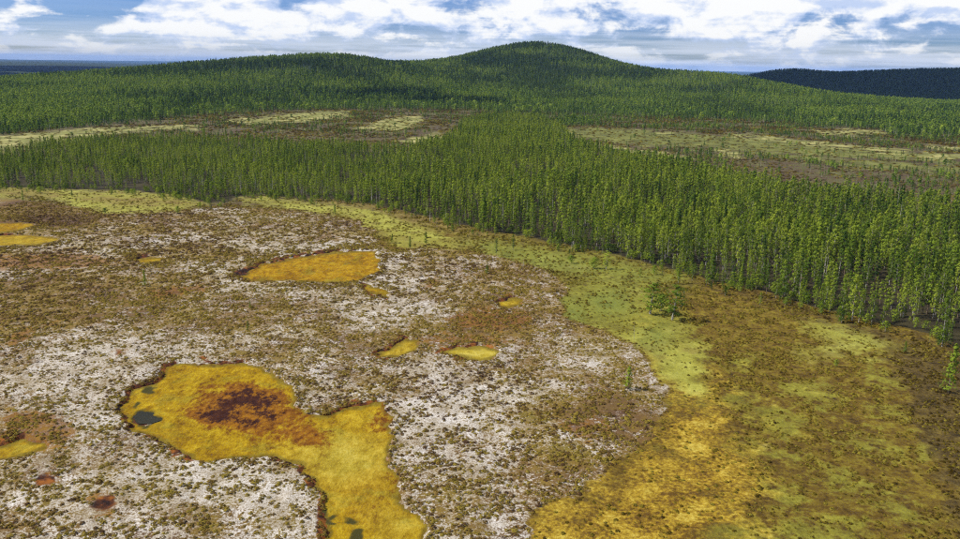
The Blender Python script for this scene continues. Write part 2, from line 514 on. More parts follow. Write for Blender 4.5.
def bump(g, h, strength, dist):
    b = g.node('ShaderNodeBump')
    b.inputs['Strength'].default_value = strength
    b.inputs['Distance'].default_value = dist
    g.put(b.inputs['Height'], h)
    return b.outputs[0]


def finish(m, g, color, rough=0.9, spec=0.2, normal=None):
    p = g.node('ShaderNodeBsdfPrincipled')
    g.put(p.inputs['Base Color'], color)
    g.put(p.inputs['Roughness'], rough)
    p.inputs['Specular IOR Level'].default_value = spec
    if normal is not None: g.l.new(normal, p.inputs['Normal'])
    o = g.node('ShaderNodeOutputMaterial')
    g.l.new(p.outputs[0], o.inputs[0])
    return p


def ground_material():
    m, g = material('bog_ground')
    pos = g.node('ShaderNodeNewGeometry').outputs['Position']

    def chan(name):
        a = g.node('ShaderNodeAttribute', attribute_name=name)
        s = g.node('ShaderNodeSeparateColor')
        g.l.new(a.outputs['Color'], s.inputs[0])
        return s.outputs
    heath, lime, gold = chan('zone_a')
    fen, dark, rust = chan('zone_b')
    mpale, mgreen, floor = chan('zone_c')
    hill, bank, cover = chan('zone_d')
    green, bare, _ = chan('zone_e')
    n06 = g.noise(pos, 1.25, 5, 0.72)
    n2 = g.noise(pos, 0.45, 4, 0.6, w=1.0)
    n6 = g.noise(pos, 0.15, 4, 0.6, w=2.0)
    n20 = g.noise(pos, 0.05, 4, 0.6, w=3.0)
    n100 = g.noise(pos, 0.011, 4, 0.6, w=4.0)
    fine = g.noise(pos, 5.0, 3, 0.7, w=5.0)

    def edge(wgt, nz, amp=0.9, lo=0.42, hi=0.58):
        return g.step(g.math('ADD', wgt, g.math('MULTIPLY', g.math('SUBTRACT', nz, 0.5), amp)), lo, hi)
    # mid-distance bog: brown and mauve heather, olive sedge, pale spots
    mid = g.ramp(g.math('ADD', g.math('MULTIPLY', n20, 0.45), g.math('ADD', g.math('MULTIPLY', n6, 0.3), g.math('MULTIPLY', n2, 0.25))),
                 [(0.40, (0.035, 0.024, 0.014)), (0.47, (0.070, 0.048, 0.026)), (0.54, (0.074, 0.070, 0.026)), (0.62, (0.100, 0.098, 0.035)), (0.72, (0.27, 0.24, 0.13))])
    # near open bog on the right: brown fen
    fenb = g.ramp(g.math('ADD', g.math('MULTIPLY', n06, 0.42), g.math('MULTIPLY', n2, 0.58)),
                  [(0.34, (0.028, 0.016, 0.004)), (0.46, (0.082, 0.051, 0.007)), (0.55, (0.130, 0.094, 0.010)), (0.68, (0.20, 0.162, 0.018))])
    cd = g.node('ShaderNodeSeparateXYZ')
    g.l.new(pos, cd.inputs[0])
    base = g.mix(g.step(cd.outputs[1], 330, 460), fenb, mid)
    # yellow-green fen lawn
    fenl = g.ramp(g.math('ADD', g.math('MULTIPLY', n6, 0.5), g.math('MULTIPLY', n06, 0.5)),
                  [(0.32, (0.062, 0.048, 0.008)), (0.44, (0.120, 0.108, 0.013)), (0.55, (0.175, 0.165, 0.02)), (0.68, (0.25, 0.24, 0.035))])
    col = g.mix(g.math('MULTIPLY', edge(fen, n2, 1.1, 0.35, 0.65), 0.92), base, fenl)
    goldc = g.ramp(g.math('ADD', g.math('MULTIPLY', n6, 0.45), g.math('MULTIPLY', n06, 0.55)),
                   [(0.42, (0.070, 0.036, 0.005)), (0.48, (0.155, 0.092, 0.008)), (0.54, (0.265, 0.175, 0.013)), (0.62, (0.39, 0.30, 0.05))])
    col = g.mix(g.math('MULTIPLY', edge(gold, g.math('ADD', g.math('MULTIPLY', n6, 0.6), g.math('MULTIPLY', n2, 0.4)), 2.6, 0.15, 0.85), 0.94), col, goldc)
    limec = g.ramp(g.math('ADD', g.math('MULTIPLY', n6, 0.6), g.math('MULTIPLY', n06, 0.4)),
                   [(0.34, (0.13, 0.115, 0.016)), (0.46, (0.21, 0.205, 0.03)), (0.56, (0.27, 0.27, 0.05)), (0.70, (0.34, 0.33, 0.09))])
    limec = g.mix(g.step(g.math('ADD', g.math('MULTIPLY', n20, 0.5), g.math('MULTIPLY', n6, 0.5)), 0.48, 0.58, 0.0, 0.7), limec, (0.115, 0.088, 0.016))
    col = g.mix(g.math('MULTIPLY', edge(lime, g.math('ADD', g.math('MULTIPLY', n6, 0.6), g.math('MULTIPLY', n2, 0.4)), 2.4, 0.2, 0.85), 0.88), col, limec)
    col = g.mix(g.math('MULTIPLY', green, 0.8), col, (0.085, 0.135, 0.03))
    mg = g.ramp(n20, [(0.36, (0.062, 0.066, 0.016)), (0.50, (0.098, 0.104, 0.022)), (0.64, (0.145, 0.15, 0.035))])
    ms = g.math('ADD', g.math('MULTIPLY', n20, 0.5), g.math('MULTIPLY', n6, 0.5))
    col = g.mix(g.math('MULTIPLY', edge(mgreen, ms, 2.0, 0.25, 0.75), 0.9), col, mg)
    mp = g.ramp(n20, [(0.36, (0.105, 0.112, 0.026)), (0.50, (0.165, 0.170, 0.045)), (0.64, (0.31, 0.28, 0.11))])
    col = g.mix(g.math('MULTIPLY', edge(mpale, ms, 2.4, 0.25, 0.75), 0.85), col, mp)
    col = g.mix(g.math('MULTIPLY', edge(bare, n6, 1.4, 0.25, 0.75), 0.8), col, g.ramp(n2, [(0.35, (0.080, 0.052, 0.014)), (0.6, (0.165, 0.122, 0.032))]))
    dk = g.ramp(g.math('ADD', g.math('MULTIPLY', n2, 0.5), g.math('MULTIPLY', n06, 0.5)), [(0.36, (0.018, 0.012, 0.004)), (0.50, (0.060, 0.040, 0.010)), (0.66, (0.13, 0.095, 0.02))])
    col = g.mix(edge(dark, n6, 1.1, 0.3, 0.7), col, dk)
    # heath: pale reindeer lichen between heather and dwarf birch
    lich = g.ramp(g.math('ADD', g.math('MULTIPLY', n06, 0.5), g.math('MULTIPLY', n6, 0.5)), [(0.38, (0.20, 0.155, 0.085)), (0.48, (0.35, 0.315, 0.26)), (0.59, (0.50, 0.475, 0.445))])
    shrubc = g.ramp(g.math('ADD', g.math('MULTIPLY', n2, 0.35), g.math('MULTIPLY', n20, 0.65)),
                    [(0.38, (0.066, 0.034, 0.022)), (0.47, (0.115, 0.066, 0.017)), (0.55, (0.150, 0.100, 0.016)), (0.66, (0.130, 0.102, 0.016))])
    shrubc = g.mix(g.step(cover, 0.55, 0.9, 0.0, 0.8), shrubc, (0.060, 0.034, 0.027))
    nf = g.noise(pos, 2.7, 4, 0.7, w=6.0)
    tuss = g.math('ADD', g.math('MULTIPLY', n06, 0.40), g.math('ADD', g.math('MULTIPLY', nf, 0.36), g.math('MULTIPLY', n2, 0.24)))
    cvm = g.step(g.math('ADD', tuss, g.math('MULTIPLY', g.math('SUBTRACT', cover, 0.5), 0.26)), 0.435, 0.505)
    hc = g.mix(cvm, lich, shrubc)
    hc = g.mix(g.step(g.math('ADD', g.math('MULTIPLY', fine, 0.6), g.math('MULTIPLY', nf, 0.4)), 0.47, 0.585, 0.0, 0.85), hc, g.mix(n20, (0.060, 0.034, 0.022), (0.135, 0.092, 0.022)))
    col = g.mix(edge(heath, n2, 0.9), col, hc)
    rs = g.ramp(g.math('ADD', g.math('MULTIPLY', n2, 0.6), g.math('MULTIPLY', n06, 0.4)), [(0.36, (0.045, 0.014, 0.005)), (0.48, (0.115, 0.045, 0.008)), (0.62, (0.20, 0.105, 0.015))])
    col = g.mix(g.math('MULTIPLY', edge(rust, g.math('ADD', g.math('MULTIPLY', n06, 0.5), g.math('MULTIPLY', n2, 0.5)), 2.2, 0.35, 0.65), 0.75), col, rs)
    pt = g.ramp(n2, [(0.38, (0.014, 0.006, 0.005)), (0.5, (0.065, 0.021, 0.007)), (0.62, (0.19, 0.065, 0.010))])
    col = g.mix(edge(bank, n2, 0.8, 0.45, 0.75), col, pt)  # bare peat and peat holes, and the painted shade of west banks
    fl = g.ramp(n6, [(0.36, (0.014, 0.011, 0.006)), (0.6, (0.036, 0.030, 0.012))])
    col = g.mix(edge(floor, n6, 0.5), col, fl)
    # far forest floor and far forest that is too small to pick apart, with pale bogs in it
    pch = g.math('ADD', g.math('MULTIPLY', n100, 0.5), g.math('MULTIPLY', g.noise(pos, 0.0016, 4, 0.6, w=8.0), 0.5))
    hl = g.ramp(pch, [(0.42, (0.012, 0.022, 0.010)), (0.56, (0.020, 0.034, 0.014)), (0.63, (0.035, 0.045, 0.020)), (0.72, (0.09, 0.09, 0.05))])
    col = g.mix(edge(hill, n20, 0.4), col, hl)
    h = g.math('ADD', g.math('MULTIPLY', n06, 0.6), g.math('MULTIPLY', fine, 0.35))
    finish(m, g, col, 0.95, 0.12, bump(g, h, 0.75, 0.5))
    return m


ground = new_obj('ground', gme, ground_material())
tag(ground, 'open bog and forested hills, one stretch of land', None, None, 'structure')


# ------------------------------------------------------------------ moss hollows and water holes
def moss_material():
    m, g = material('sphagnum_moss')
    pos = g.node('ShaderNodeNewGeometry').outputs['Position']
    a = g.node('ShaderNodeAttribute', attribute_name='tone')
    s = g.node('ShaderNodeSeparateColor')
    g.l.new(a.outputs['Color'], s.inputs[0])
    stain, warm, pale = s.outputs
    wet = g.node('ShaderNodeAttribute', attribute_name='wet').outputs['Fac']
    mp = g.node('ShaderNodeMapping')
    mp.inputs['Scale'].default_value = (1.0, 0.55, 1)
    g.l.new(pos, mp.inputs[0])
    n1 = g.noise(mp.outputs[0], 0.9, 5, 0.65)
    n4 = g.noise(mp.outputs[0], 0.22, 5, 0.6, 0.6, w=1.0)
    fine = g.noise(pos, 4.0, 4, 0.7, w=2.0)
    spk = g.noise(mp.outputs[0], 2.6, 4, 0.7, w=3.0)
    f = g.math('ADD', g.math('MULTIPLY', n1, 0.32), g.math('ADD', g.math('MULTIPLY', n4, 0.38), g.math('MULTIPLY', spk, 0.30)))
    yel = g.ramp(f, [(0.38, (0.075, 0.036, 0.003)), (0.46, (0.165, 0.096, 0.003)), (0.53, (0.245, 0.158, 0.004)), (0.61, (0.34, 0.245, 0.012))])
    ora = g.ramp(f, [(0.38, (0.07, 0.030, 0.003)), (0.46, (0.150, 0.072, 0.003)), (0.53, (0.240, 0.130, 0.004)), (0.61, (0.31, 0.20, 0.010))])
    pal = g.ramp(f, [(0.38, (0.17, 0.115, 0.006)), (0.50, (0.30, 0.24, 0.025)), (0.62, (0.40, 0.34, 0.08))])
    olv = g.ramp(f, [(0.38, (0.085, 0.062, 0.006)), (0.50, (0.17, 0.130, 0.010)), (0.62, (0.26, 0.20, 0.02))])
    col = g.mix(warm, yel, ora)
    col = g.mix(g.step(g.noise(pos, 0.16, 4, 0.65, 0.4, w=7.0), 0.50, 0.66, 0.0, 0.75), col, olv)
    col = g.mix(pale, col, pal)
    rim = g.node('ShaderNodeAttribute', attribute_name='rim').outputs['Fac']
    col = g.mix(g.step(g.math('ADD', rim, g.math('MULTIPLY', g.math('SUBTRACT', f, 0.5), 3.0)), 0.35, 1.0, 0.0, 0.85), col, g.ramp(n1, [(0.36, (0.050, 0.034, 0.006)), (0.6, (0.135, 0.100, 0.012))]))
    sn = g.math('ADD', stain, g.math('MULTIPLY', g.math('SUBTRACT', f, 0.5), -3.2))
    col = g.mix(g.step(sn, 0.25, 0.62), col, g.ramp(n1, [(0.36, (0.085, 0.028, 0.004)), (0.62, (0.20, 0.085, 0.006))]))
    col = g.mix(g.step(sn, 0.72, 0.98), col, g.ramp(n1, [(0.3, (0.016, 0.005, 0.005)), (0.7, (0.055, 0.018, 0.008))]))
    col = g.mix(g.step(g.math('ADD', wet, g.math('MULTIPLY', g.math('SUBTRACT', f, 0.5), 2.0)), 0.25, 0.85), col, (0.040, 0.036, 0.009))
    h = g.math('ADD', g.math('MULTIPLY', n1, 0.6), g.math('MULTIPLY', fine, 0.5))
    finish(m, g, col, 0.9, 0.06, bump(g, h, 0.9, 0.4))
    return m


def water_material():
    m, g = material('peat_water')
    pos = g.node('ShaderNodeNewGeometry').outputs['Position']
    n = g.noise(pos, 1.2, 3, 0.5)
    col = g.mix(n, (0.010, 0.012, 0.010), (0.030, 0.026, 0.012))
    finish(m, g, col, 0.3, 0.05, bump(g, g.noise(pos, 3.0, 2), 0.08, 0.1))
    return m


MOSS, WATER = moss_material(), water_material()
STAINS = [(215, 408, 27, 14, 0.66), (232, 392, 34, 14, 0.45), (228, 420, 32, 12, 0.42), (274, 416, 40, 26, 0.50), (262, 395, 34, 20, .40), (330, 430, 40, 14, .28), (390, 490, 14, 40, .2), (380, 415, 10, 18, .55), (300, 440, 40, 14, .2), (190, 385, 20, 10, .12)]
TONE = {0: (0.15, 0), 1: (0.75, 0), 2: (0.45, 0.0), 3: (0.1, 0.2), 4: (0.2, 0.1), 5: (0.1, 0.3), 6: (0.0, 0.8), 7: (0, 0.2), 8: (.2, .1), 9: (.3, 0)}
for hi, (lab, poly) in enumerate(HOLLOWS):
    P = np.array(poly, float)
    wx, wy = ground_at(P[:, 0], P[:, 1])
    D0 = math.hypot(wx.mean(), wy.mean())
    st = max(0.4, D0 / 420)
    ax = np.arange(wx.min() - 8, wx.max() + 8, st); ay = np.arange(max(wy.min() - 10, 70), wy.max() + 12, st * 1.3)
    X, Y = np.meshgrid(ax, ay)
    px, py = warp(X, Y)
    dm = inside_dist(px, py, poly) * np.clip(np.hypot(X, Y) / F * 2, 0.2, 3)
    Z = -0.36 + (fbm(X, Y, 3.5, 4, 61, .6) - 0.5) * 0.42 + (fbm(X, Y, 0.9, 2, 62) - 0.5) * 0.08
    wd = np.full(X.shape, -1e3)
    qx, qy = to_photo(X + (fbm(X, Y, 2.2, 3, 64) - .5) * 2.2, Y + (fbm(X, Y, 2.2, 3, 65) - .5) * 4.5)
    for _, wp in WATERS:
        W_ = np.array(wp, float)
        wd = np.maximum(wd, inside_dist(qx, qy, ell(*W_.mean(0), np.ptp(W_[:, 0]) / 2, np.ptp(W_[:, 1]) / 2)))
    Z = Z - 0.35 * sstep(wd, -2.5, 2.0)
    wd = np.maximum(wd, union(qx, qy, WETSPOTS) - 2.5)
    ny, nx = X.shape
    keep = dm > -2.2
    idx = np.arange(ny * nx).reshape(ny, nx)
    k = keep[:-1, :-1] & keep[1:, :-1] & keep[:-1, 1:] & keep[1:, 1:]
    q = np.stack([idx[:-1, :-1][k], idx[:-1, 1:][k], idx[1:, 1:][k], idx[1:, :-1][k]], -1)
    used = np.unique(q)
    re = np.full(ny * nx, -1); re[used] = np.arange(len(used))
    me = bpy.data.meshes.new('moss_hollow')
    me.vertices.add(len(used))
    co = np.stack([X, Y, Z], -1).reshape(-1, 3)[used]
    me.vertices.foreach_set('co', co.astype(np.float32).reshape(-1))
    finish_quads(me, re[q])
    sxp, syp = px.reshape(-1)[used], py.reshape(-1)[used]
    stn = np.zeros(len(used))
    for (cx, cy, rx, ry, wt) in STAINS:
        stn = stn + wt * np.exp(-(((sxp - cx) / rx) ** 2 + ((syp - cy) / ry) ** 2) ** 1.5)
    warm = np.full(len(used), TONE[hi][0]); pale = np.full(len(used), TONE[hi][1])
    if hi == 0:
        pale = 0.7 * np.exp(-(((sxp - 345) / 45) ** 2 + ((syp - 455) / 25) ** 2)) + 0.3 * np.exp(-(((sxp - 390) / 30) ** 2 + ((syp - 520) / 25) ** 2))
        warm = warm + 0.5 * np.exp(-(((sxp - 370) / 30) ** 2 + ((syp - 495) / 25) ** 2))
    set_col(me, 'tone', (stn, warm, pale))
    me.attributes.new('rim', 'FLOAT', 'POINT').data.foreach_set('value', (1 - sstep(dm.reshape(-1)[used], 0.0, 3.2)).astype(np.float32))
    me.attributes.new('wet', 'FLOAT', 'POINT').data.foreach_set('value', sstep(wd.reshape(-1)[used], -6, 2).astype(np.float32))
    o = new_obj('moss_hollow', me, MOSS)
    tag(o, lab, None, None, 'structure')
for lab, poly in WATERS:
    n = 28
    P = np.array(poly, float)
    c = P.mean(0)
    rx, ry = (P[:, 0].max() - P[:, 0].min()) / 2 + 1, (P[:, 1].max() - P[:, 1].min()) / 2 + 1
    tt = np.arange(n) * 2 * math.pi / n
    rr = 1 + .22 * np.sin(2 * tt + len(lab)) + .16 * np.sin(3 * tt + P[0, 0]) + .07 * np.sin(5 * tt + P[0, 1])
    ring = np.stack([c[0] + rx * rr * np.cos(tt), c[1] + ry * rr * np.sin(tt)], -1)
    wx, wy = ground_at(ring[:, 0], ring[:, 1], -0.45)
    me = bpy.data.meshes.new('water_hole')
    vs_ = [(a, b, -0.49) for a, b in zip(wx, wy)]
    me.from_pydata(vs_ + [(wx.mean(), wy.mean(), -0.49)], [], [(i, (i + 1) % n, n) for i in range(n)])
    o = new_obj('water_hole', me, WATER)
    tag(o, lab, None, None, 'structure')


# ------------------------------------------------------------------ plant materials
def leaf_material(name, dark, mid_, light, trans=0.35):
    m, g = material(name)
    inf = g.node('ShaderNodeObjectInfo')
    at = g.node('ShaderNodeAttribute', attribute_name='tint', attribute_type='INSTANCER')
    la = g.node('ShaderNodeAttribute', attribute_name='leaf')
    pos = g.node('ShaderNodeNewGeometry').outputs['Position']
    big = g.noise(pos, 0.03, 3, 0.6)
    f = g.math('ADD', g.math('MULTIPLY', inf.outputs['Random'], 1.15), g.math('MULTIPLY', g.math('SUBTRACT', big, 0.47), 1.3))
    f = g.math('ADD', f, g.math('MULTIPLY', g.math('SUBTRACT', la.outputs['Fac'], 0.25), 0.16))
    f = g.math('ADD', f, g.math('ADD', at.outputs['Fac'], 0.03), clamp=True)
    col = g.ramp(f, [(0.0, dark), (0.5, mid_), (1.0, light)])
    d = g.node('ShaderNodeBsdfDiffuse')
    g.l.new(col, d.inputs[0])
    t = g.node('ShaderNodeBsdfTranslucent')
    g.l.new(g.mix(0.35, col, light), t.inputs[0])
    mx = g.node('ShaderNodeMixShader')
    mx.inputs[0].default_value = trans
    g.l.new(d.outputs[0], mx.inputs[1]); g.l.new(t.outputs[0], mx.inputs[2])
    o = g.node('ShaderNodeOutputMaterial')
    g.l.new(mx.outputs[0], o.inputs[0])
    return m


def bark_material(name, a, b, scale=6):
    m, g = material(name)
    pos = g.node('ShaderNodeTexCoord').outputs['Object']
    mp = g.node('ShaderNodeMapping')
    mp.inputs['Scale'].default_value = (1, 1, 0.5)
    g.l.new(pos, mp.inputs[0])
    n = g.noise(mp.outputs[0], scale, 4, 0.6)
    finish(m, g, g.ramp(n, [(0.38, a), (0.55, b)]), 0.85, 0.2, bump(g, n, 0.4, 0.05))
    return m


PINE = leaf_material('pine_needles', (0.034, 0.064, 0.012), (0.096, 0.152, 0.018), (0.190, 0.248, 0.024), .33)
BIRCH = leaf_material('birch_leaves', (0.056, 0.092, 0.012), (0.136, 0.194, 0.020), (0.240, 0.290, 0.030), 0.38)
HPINE = leaf_material('hill_pine_needles', (0.028, 0.060, 0.013), (0.090, 0.158, 0.021), (0.172, 0.245, 0.028), .34)
HBIRCH = leaf_material('hill_birch_leaves', (0.056, 0.098, 0.015), (0.130, 0.200, 0.025), (0.215, 0.280, 0.034), .38)
SPRUCE = leaf_material('spruce_needles', (0.022, 0.044, 0.012), (0.050, 0.088, 0.018), (0.100, 0.145, 0.024), 0.3)
HEATHER = leaf_material('heath_leaves', (0.066, 0.036, 0.020), (0.140, 0.090, 0.022), (0.205, 0.155, 0.026), 0.25)
SEDGE = leaf_material('sedge_leaves', (0.044, 0.028, 0.006), (0.105, 0.076, 0.011), (0.20, 0.165, 0.022), 0.3)
BARKP = bark_material('pine_bark', (0.07, 0.05, 0.035), (0.21, 0.15, 0.10))
BARKB = bark_material('birch_bark', (0.09, 0.08, 0.065), (0.42, 0.40, 0.35))
BARKD = bark_material('dead_wood', (0.28, 0.25, 0.21), (0.55, 0.52, 0.47))


# ------------------------------------------------------------------ tree meshes (shared between alike trees)
def tube(V, Fc, pts, rads, n=6):
    base = len(V)
    for (p, r) in zip(pts, rads):
        for k in range(n):
            a = 2 * math.pi * k / n
            V.append((p[0] + r * math.cos(a), p[1] + r * math.sin(a), p[2]))
    for i in range(len(pts) - 1):
        for k in range(n):
            a, b = base + i * n + k, base + i * n + (k + 1) % n
            Fc.append((a, b, b + n, a + n))


def wood_mesh(name, rnd, h, r0, crown0, limbs, spread, up, seg=6):
    V, Fc = [], []
    bx, by = rnd.uniform(-.03, .03) * h, rnd.uniform(-.03, .03) * h
    def axis(t): return (bx * t * t, by * t * t, h * t)
    ts = [0, .03, .15, .35, .6, .8, 1.0]
    tube(V, Fc, [axis(t) if t else (0, 0, -0.35) for t in ts], [r0 * (1.25 if t == 0 else max(1 - t * .95, .04)) for t in ts], seg)
    tips = []
    for i in range(limbs):
        t = crown0 + (0.96 - crown0) * ((i + rnd.random() * .8) / limbs)
        a = i * 2.4 + rnd.uniform(-.5, .5)
        L = spread(t) * rnd.uniform(.6, 1.0)
        p = axis(t)
        q = (p[0] + math.cos(a) * L * .55, p[1] + math.sin(a) * L * .55, p[2] + up * L * .45)
        e = (p[0] + math.cos(a) * L, p[1] + math.sin(a) * L, p[2] + up * L)
        tube(V, Fc, [p, q, e], [r0 * .28 * (1.1 - t), r0 * .2 * (1.1 - t), r0 * .07], 3)
        tips.append((e, L, t)); tips.append((q, L, t))
    me = bpy.data.meshes.new(name)
    me.from_pydata(V, [], Fc)
    return me, tips, axis


def crown_mesh(name, rnd, tips, axis, nper, size, puff, droop=0.0, topn=10, h=10):
    """leaf-sized faces gathered in clumps round every limb, with gaps between the clumps"""
    V, Fc, LF = [], [], []
    clumps = [(e, max(.32, puff * (0.45 + 0.4 * L)), t) for (e, L, t) in tips] + [(axis(t), puff * .5, t) for t in (0.9, 0.96, 1.0)]
    for (c, r, t) in clumps:
        shade = rnd.random()
        for k in range(max(3, int(nper * rnd.uniform(.6, 1.3)))):
            while True:
                o = [rnd.uniform(-1, 1) for _ in range(3)]
                if o[0] ** 2 + o[1] ** 2 + o[2] ** 2 <= 1: break
            p = Vector((c[0] + o[0] * r, c[1] + o[1] * r, c[2] + o[2] * r * .75 - droop * r * rnd.random()))
            s = size * rnd.uniform(.6, 1.35)
            aq = axis(min(1, max(0, p.z / h)))
            ou = Vector((p.x - aq[0], p.y - aq[1], 0))
            if ou.length > .01: ou.normalize()
            nrm = Vector((ou.x + o[0] * .55 + rnd.uniform(-.35, .35), ou.y + o[1] * .55 + rnd.uniform(-.35, .35), o[2] * .6 + .55 + rnd.uniform(-.3, .3)))
            if nrm.length < .05: nrm = Vector((0, 0, 1))
            nrm.normalize()
            u = nrm.orthogonal().normalized()
            u.rotate(__import__('mathutils').Quaternion(nrm, rnd.uniform(0, 6.28)))
            v = nrm.cross(u)
            b = len(V)
            V += [p - u * s * .8, p - v * s * .42 + nrm * s * .1, p + u * s * rnd.uniform(.6, 1), p + v * s * .42]
            Fc.append((b, b + 1, b + 2, b + 3))
            LF += [min(1, max(0, shade * .6 + rnd.random() * .4))] * 4
    me = bpy.data.meshes.new(name)
    me.from_pydata([tuple(v) for v in V], [], Fc)
    at = me.attributes.new('leaf', 'FLOAT', 'POINT')
    at.data.foreach_set('value', np.array(LF, np.float32))
    return me


def tree_kit(kind, seed, lod):
    """unit trees of about 10 m; lod 0 = near, 1 = forest, 2 = hillside"""
    rnd = random.Random(seed * 31 + {'pine': 1, 'birch': 2, 'spruce': 3, 'dead': 4, 'sapling': 5, 'bush': 6}[kind])
    nm = {'pine': 'pine', 'birch': 'birch', 'spruce': 'spruce', 'dead': 'dead', 'sapling': 'sapling', 'bush': 'bush'}[kind]
    k = [1.15, .72, .26][lod]
    sz = [.28, .35, .66][lod]
    lm = [1, .8, .55][lod]
    seg = [7, 5, 3][lod]
    if kind == 'pine':
        c0 = rnd.uniform(.10, .36)
        wid = rnd.uniform(.95, 1.9)
        sp = lambda t: wid * (math.sin(min(1, (t - c0 + .06) / (1 - c0) * 1.25) * 1.9 + .25) * .75 + .2) * (1.12 - t * .55)
        me, tips, ax = wood_mesh('trunk', rnd, 10, .15, c0, int(19 * lm), sp, rnd.uniform(.15, .4), seg)
        cr = crown_mesh('crown', rnd, tips, ax, 13 * k, sz, .62)
        return me, cr, BARKP, PINE
    if kind == 'birch':
        c0 = rnd.uniform(.05, .20)
        wid = rnd.uniform(.95, 1.7)
        sp = lambda t: wid * math.sin(math.pi * min(1, max(.12, (t - c0 + .1) / (1.12 - c0)))) ** .7
        me, tips, ax = wood_mesh('trunk', rnd, 10, .12, c0, int(18 * lm), sp, rnd.uniform(.6, 1.0), seg)
        cr = crown_mesh('crown', rnd, tips, ax, 13 * k, sz * .92, .68, .5)
        return me, cr, BARKB, BIRCH
    if kind == 'spruce':
        c0 = .08
        wid = rnd.uniform(1.3, 1.7)
        sp = lambda t: wid * (1.03 - t) + .12
        me, tips, ax = wood_mesh('trunk', rnd, 10, .15, c0, int(28 * lm), sp, -.25, seg)
        cr = crown_mesh('crown', rnd, tips, ax, 9 * k, sz, .5, .3)
        return me, cr, BARKP, SPRUCE
    if kind == 'dead':
        sp = lambda t: 1.1 * (1.1 - t)
        me, tips, ax = wood_mesh('trunk', rnd, 10, .13, .35, 9, sp, .3, 5)
        return me, None, BARKD, None
    if kind == 'sapling':
        sp = lambda t: 1.9 * (1.06 - t) + .2
        me, tips, ax = wood_mesh('trunk', rnd, 10, .16, .06, int(20 * lm), sp, .35, 5)
        cr = crown_mesh('crown', rnd, tips, ax, 11 * k, sz * 1.25, .8)
        return me, cr, BARKP, PINE
    sp = lambda t: 4.2 * math.sin(math.pi * min(1, t * .75 + .2))
    me, tips, ax = wood_mesh('trunk', rnd, 10, .2, .1, int(16 * lm), sp, .6, 5)
    cr = crown_mesh('crown', rnd, tips, ax, 14 * k, sz * 2.2, 1.15)
    return me, cr, BARKB, BIRCH


_kits = {}


def kit(kind, seed, lod):
    key = (kind, seed, lod)
    if key not in _kits:
        me, cr, bm, lm = tree_kit(kind, seed, lod)
        me.materials.append(bm)
        if cr: cr.materials.append(lm)
        _kits[key] = (me, cr)
    return _kits[key]


def joined_mesh(kind, seed, lod):
    """trunk and crown in one mesh, only for the instanced mass of forest"""
    me, cr = kit(kind, seed, lod)
    V = [tuple(v.co) for v in me.vertices]; Fc = [tuple(p.vertices) for p in me.polygons]
    n0, f0 = len(V), len(Fc)
    LF = [0.5] * n0
    if cr:
        V += [tuple(v.co) for v in cr.vertices]
        Fc += [tuple(i + n0 for i in p.vertices) for p in cr.polygons]
        a = np.zeros(len(cr.vertices), np.float32); cr.attributes['leaf'].data.foreach_get('value', a)
        LF += a.tolist()
    m = bpy.data.meshes.new('tree_shape')
    m.from_pydata(V, [], Fc)
    m.materials.append(me.materials[0])
    if cr: m.materials.append(cr.materials[0])
    mi = np.zeros(len(Fc), np.int32); mi[f0:] = 1
    m.polygons.foreach_set('material_index', mi)
    m.attributes.new('leaf', 'FLOAT', 'POINT').data.foreach_set('value', np.array(LF, np.float32))
    return m


def scatter(name, shapes, X, Y, Z, rot, scl, idx, tint, label):
    """one mass of plants: points that carry size, turn and tint, each given one of the shapes"""
    coll = bpy.data.collections.new(name + '_shapes')
    for i, sh in enumerate(shapes):
        coll.objects.link(bpy.data.objects.new('%s_shape_%02d' % (name, i), sh))
    me = bpy.data.meshes.new(name)
    n = len(X)
    me.vertices.add(n)
    me.vertices.foreach_set('co', np.stack([X, Y, Z], -1).astype(np.float32).reshape(-1))
    r3 = np.zeros((n, 3), np.float32); r3[:, 2] = rot
    me.attributes.new('turn', 'FLOAT_VECTOR', 'POINT').data.foreach_set('vector', r3.reshape(-1))
    me.attributes.new('size', 'FLOAT_VECTOR', 'POINT').data.foreach_set('vector', np.asarray(scl, np.float32).reshape(-1))
    me.attributes.new('pick', 'INT', 'POINT').data.foreach_set('value', np.asarray(idx, np.int32))
    me.attributes.new('tint', 'FLOAT', 'POINT').data.foreach_set('value', np.asarray(tint, np.float32))
    o = new_obj(name, me)
    ng = bpy.data.node_groups.new(name, 'GeometryNodeTree')
    ng.interface.new_socket('Geometry', in_out='INPUT', socket_type='NodeSocketGeometry')
    ng.interface.new_socket('Geometry', in_out='OUTPUT', socket_type='NodeSocketGeometry')
    N, L = ng.nodes, ng.links
    gi, go = N.new('NodeGroupInput'), N.new('NodeGroupOutput')
    ip = N.new('GeometryNodeInstanceOnPoints')
    ci = N.new('GeometryNodeCollectionInfo')
    ci.inputs['Collection'].default_value = coll
    ci.inputs['Separate Children'].default_value = True
    ci.inputs['Reset Children'].default_value = True
    mp = N.new('GeometryNodeMeshToPoints')
    L.new(gi.outputs[0], mp.inputs[0])
    L.new(mp.outputs[0], ip.inputs['Points'])
    L.new(ci.outputs[0], ip.inputs['Instance'])
    ip.inputs['Pick Instance'].default_value = True
    for nm, sock, ty in (('pick', 'Instance Index', 'INT'), ('turn', 'Rotation', 'FLOAT_VECTOR'), ('size', 'Scale', 'FLOAT_VECTOR')):
        a = N.new('GeometryNodeInputNamedAttribute')
        a.data_type = ty
        a.inputs[0].default_value = nm
        L.new(a.outputs[0], ip.inputs[sock])
    L.new(ip.outputs[0], go.inputs[0])
    md = o.modifiers.new('plants', 'NODES')
    md.node_group = ng
    tag(o, label, None, None, 'stuff')
    return o


rng = np.random.default_rng(7)


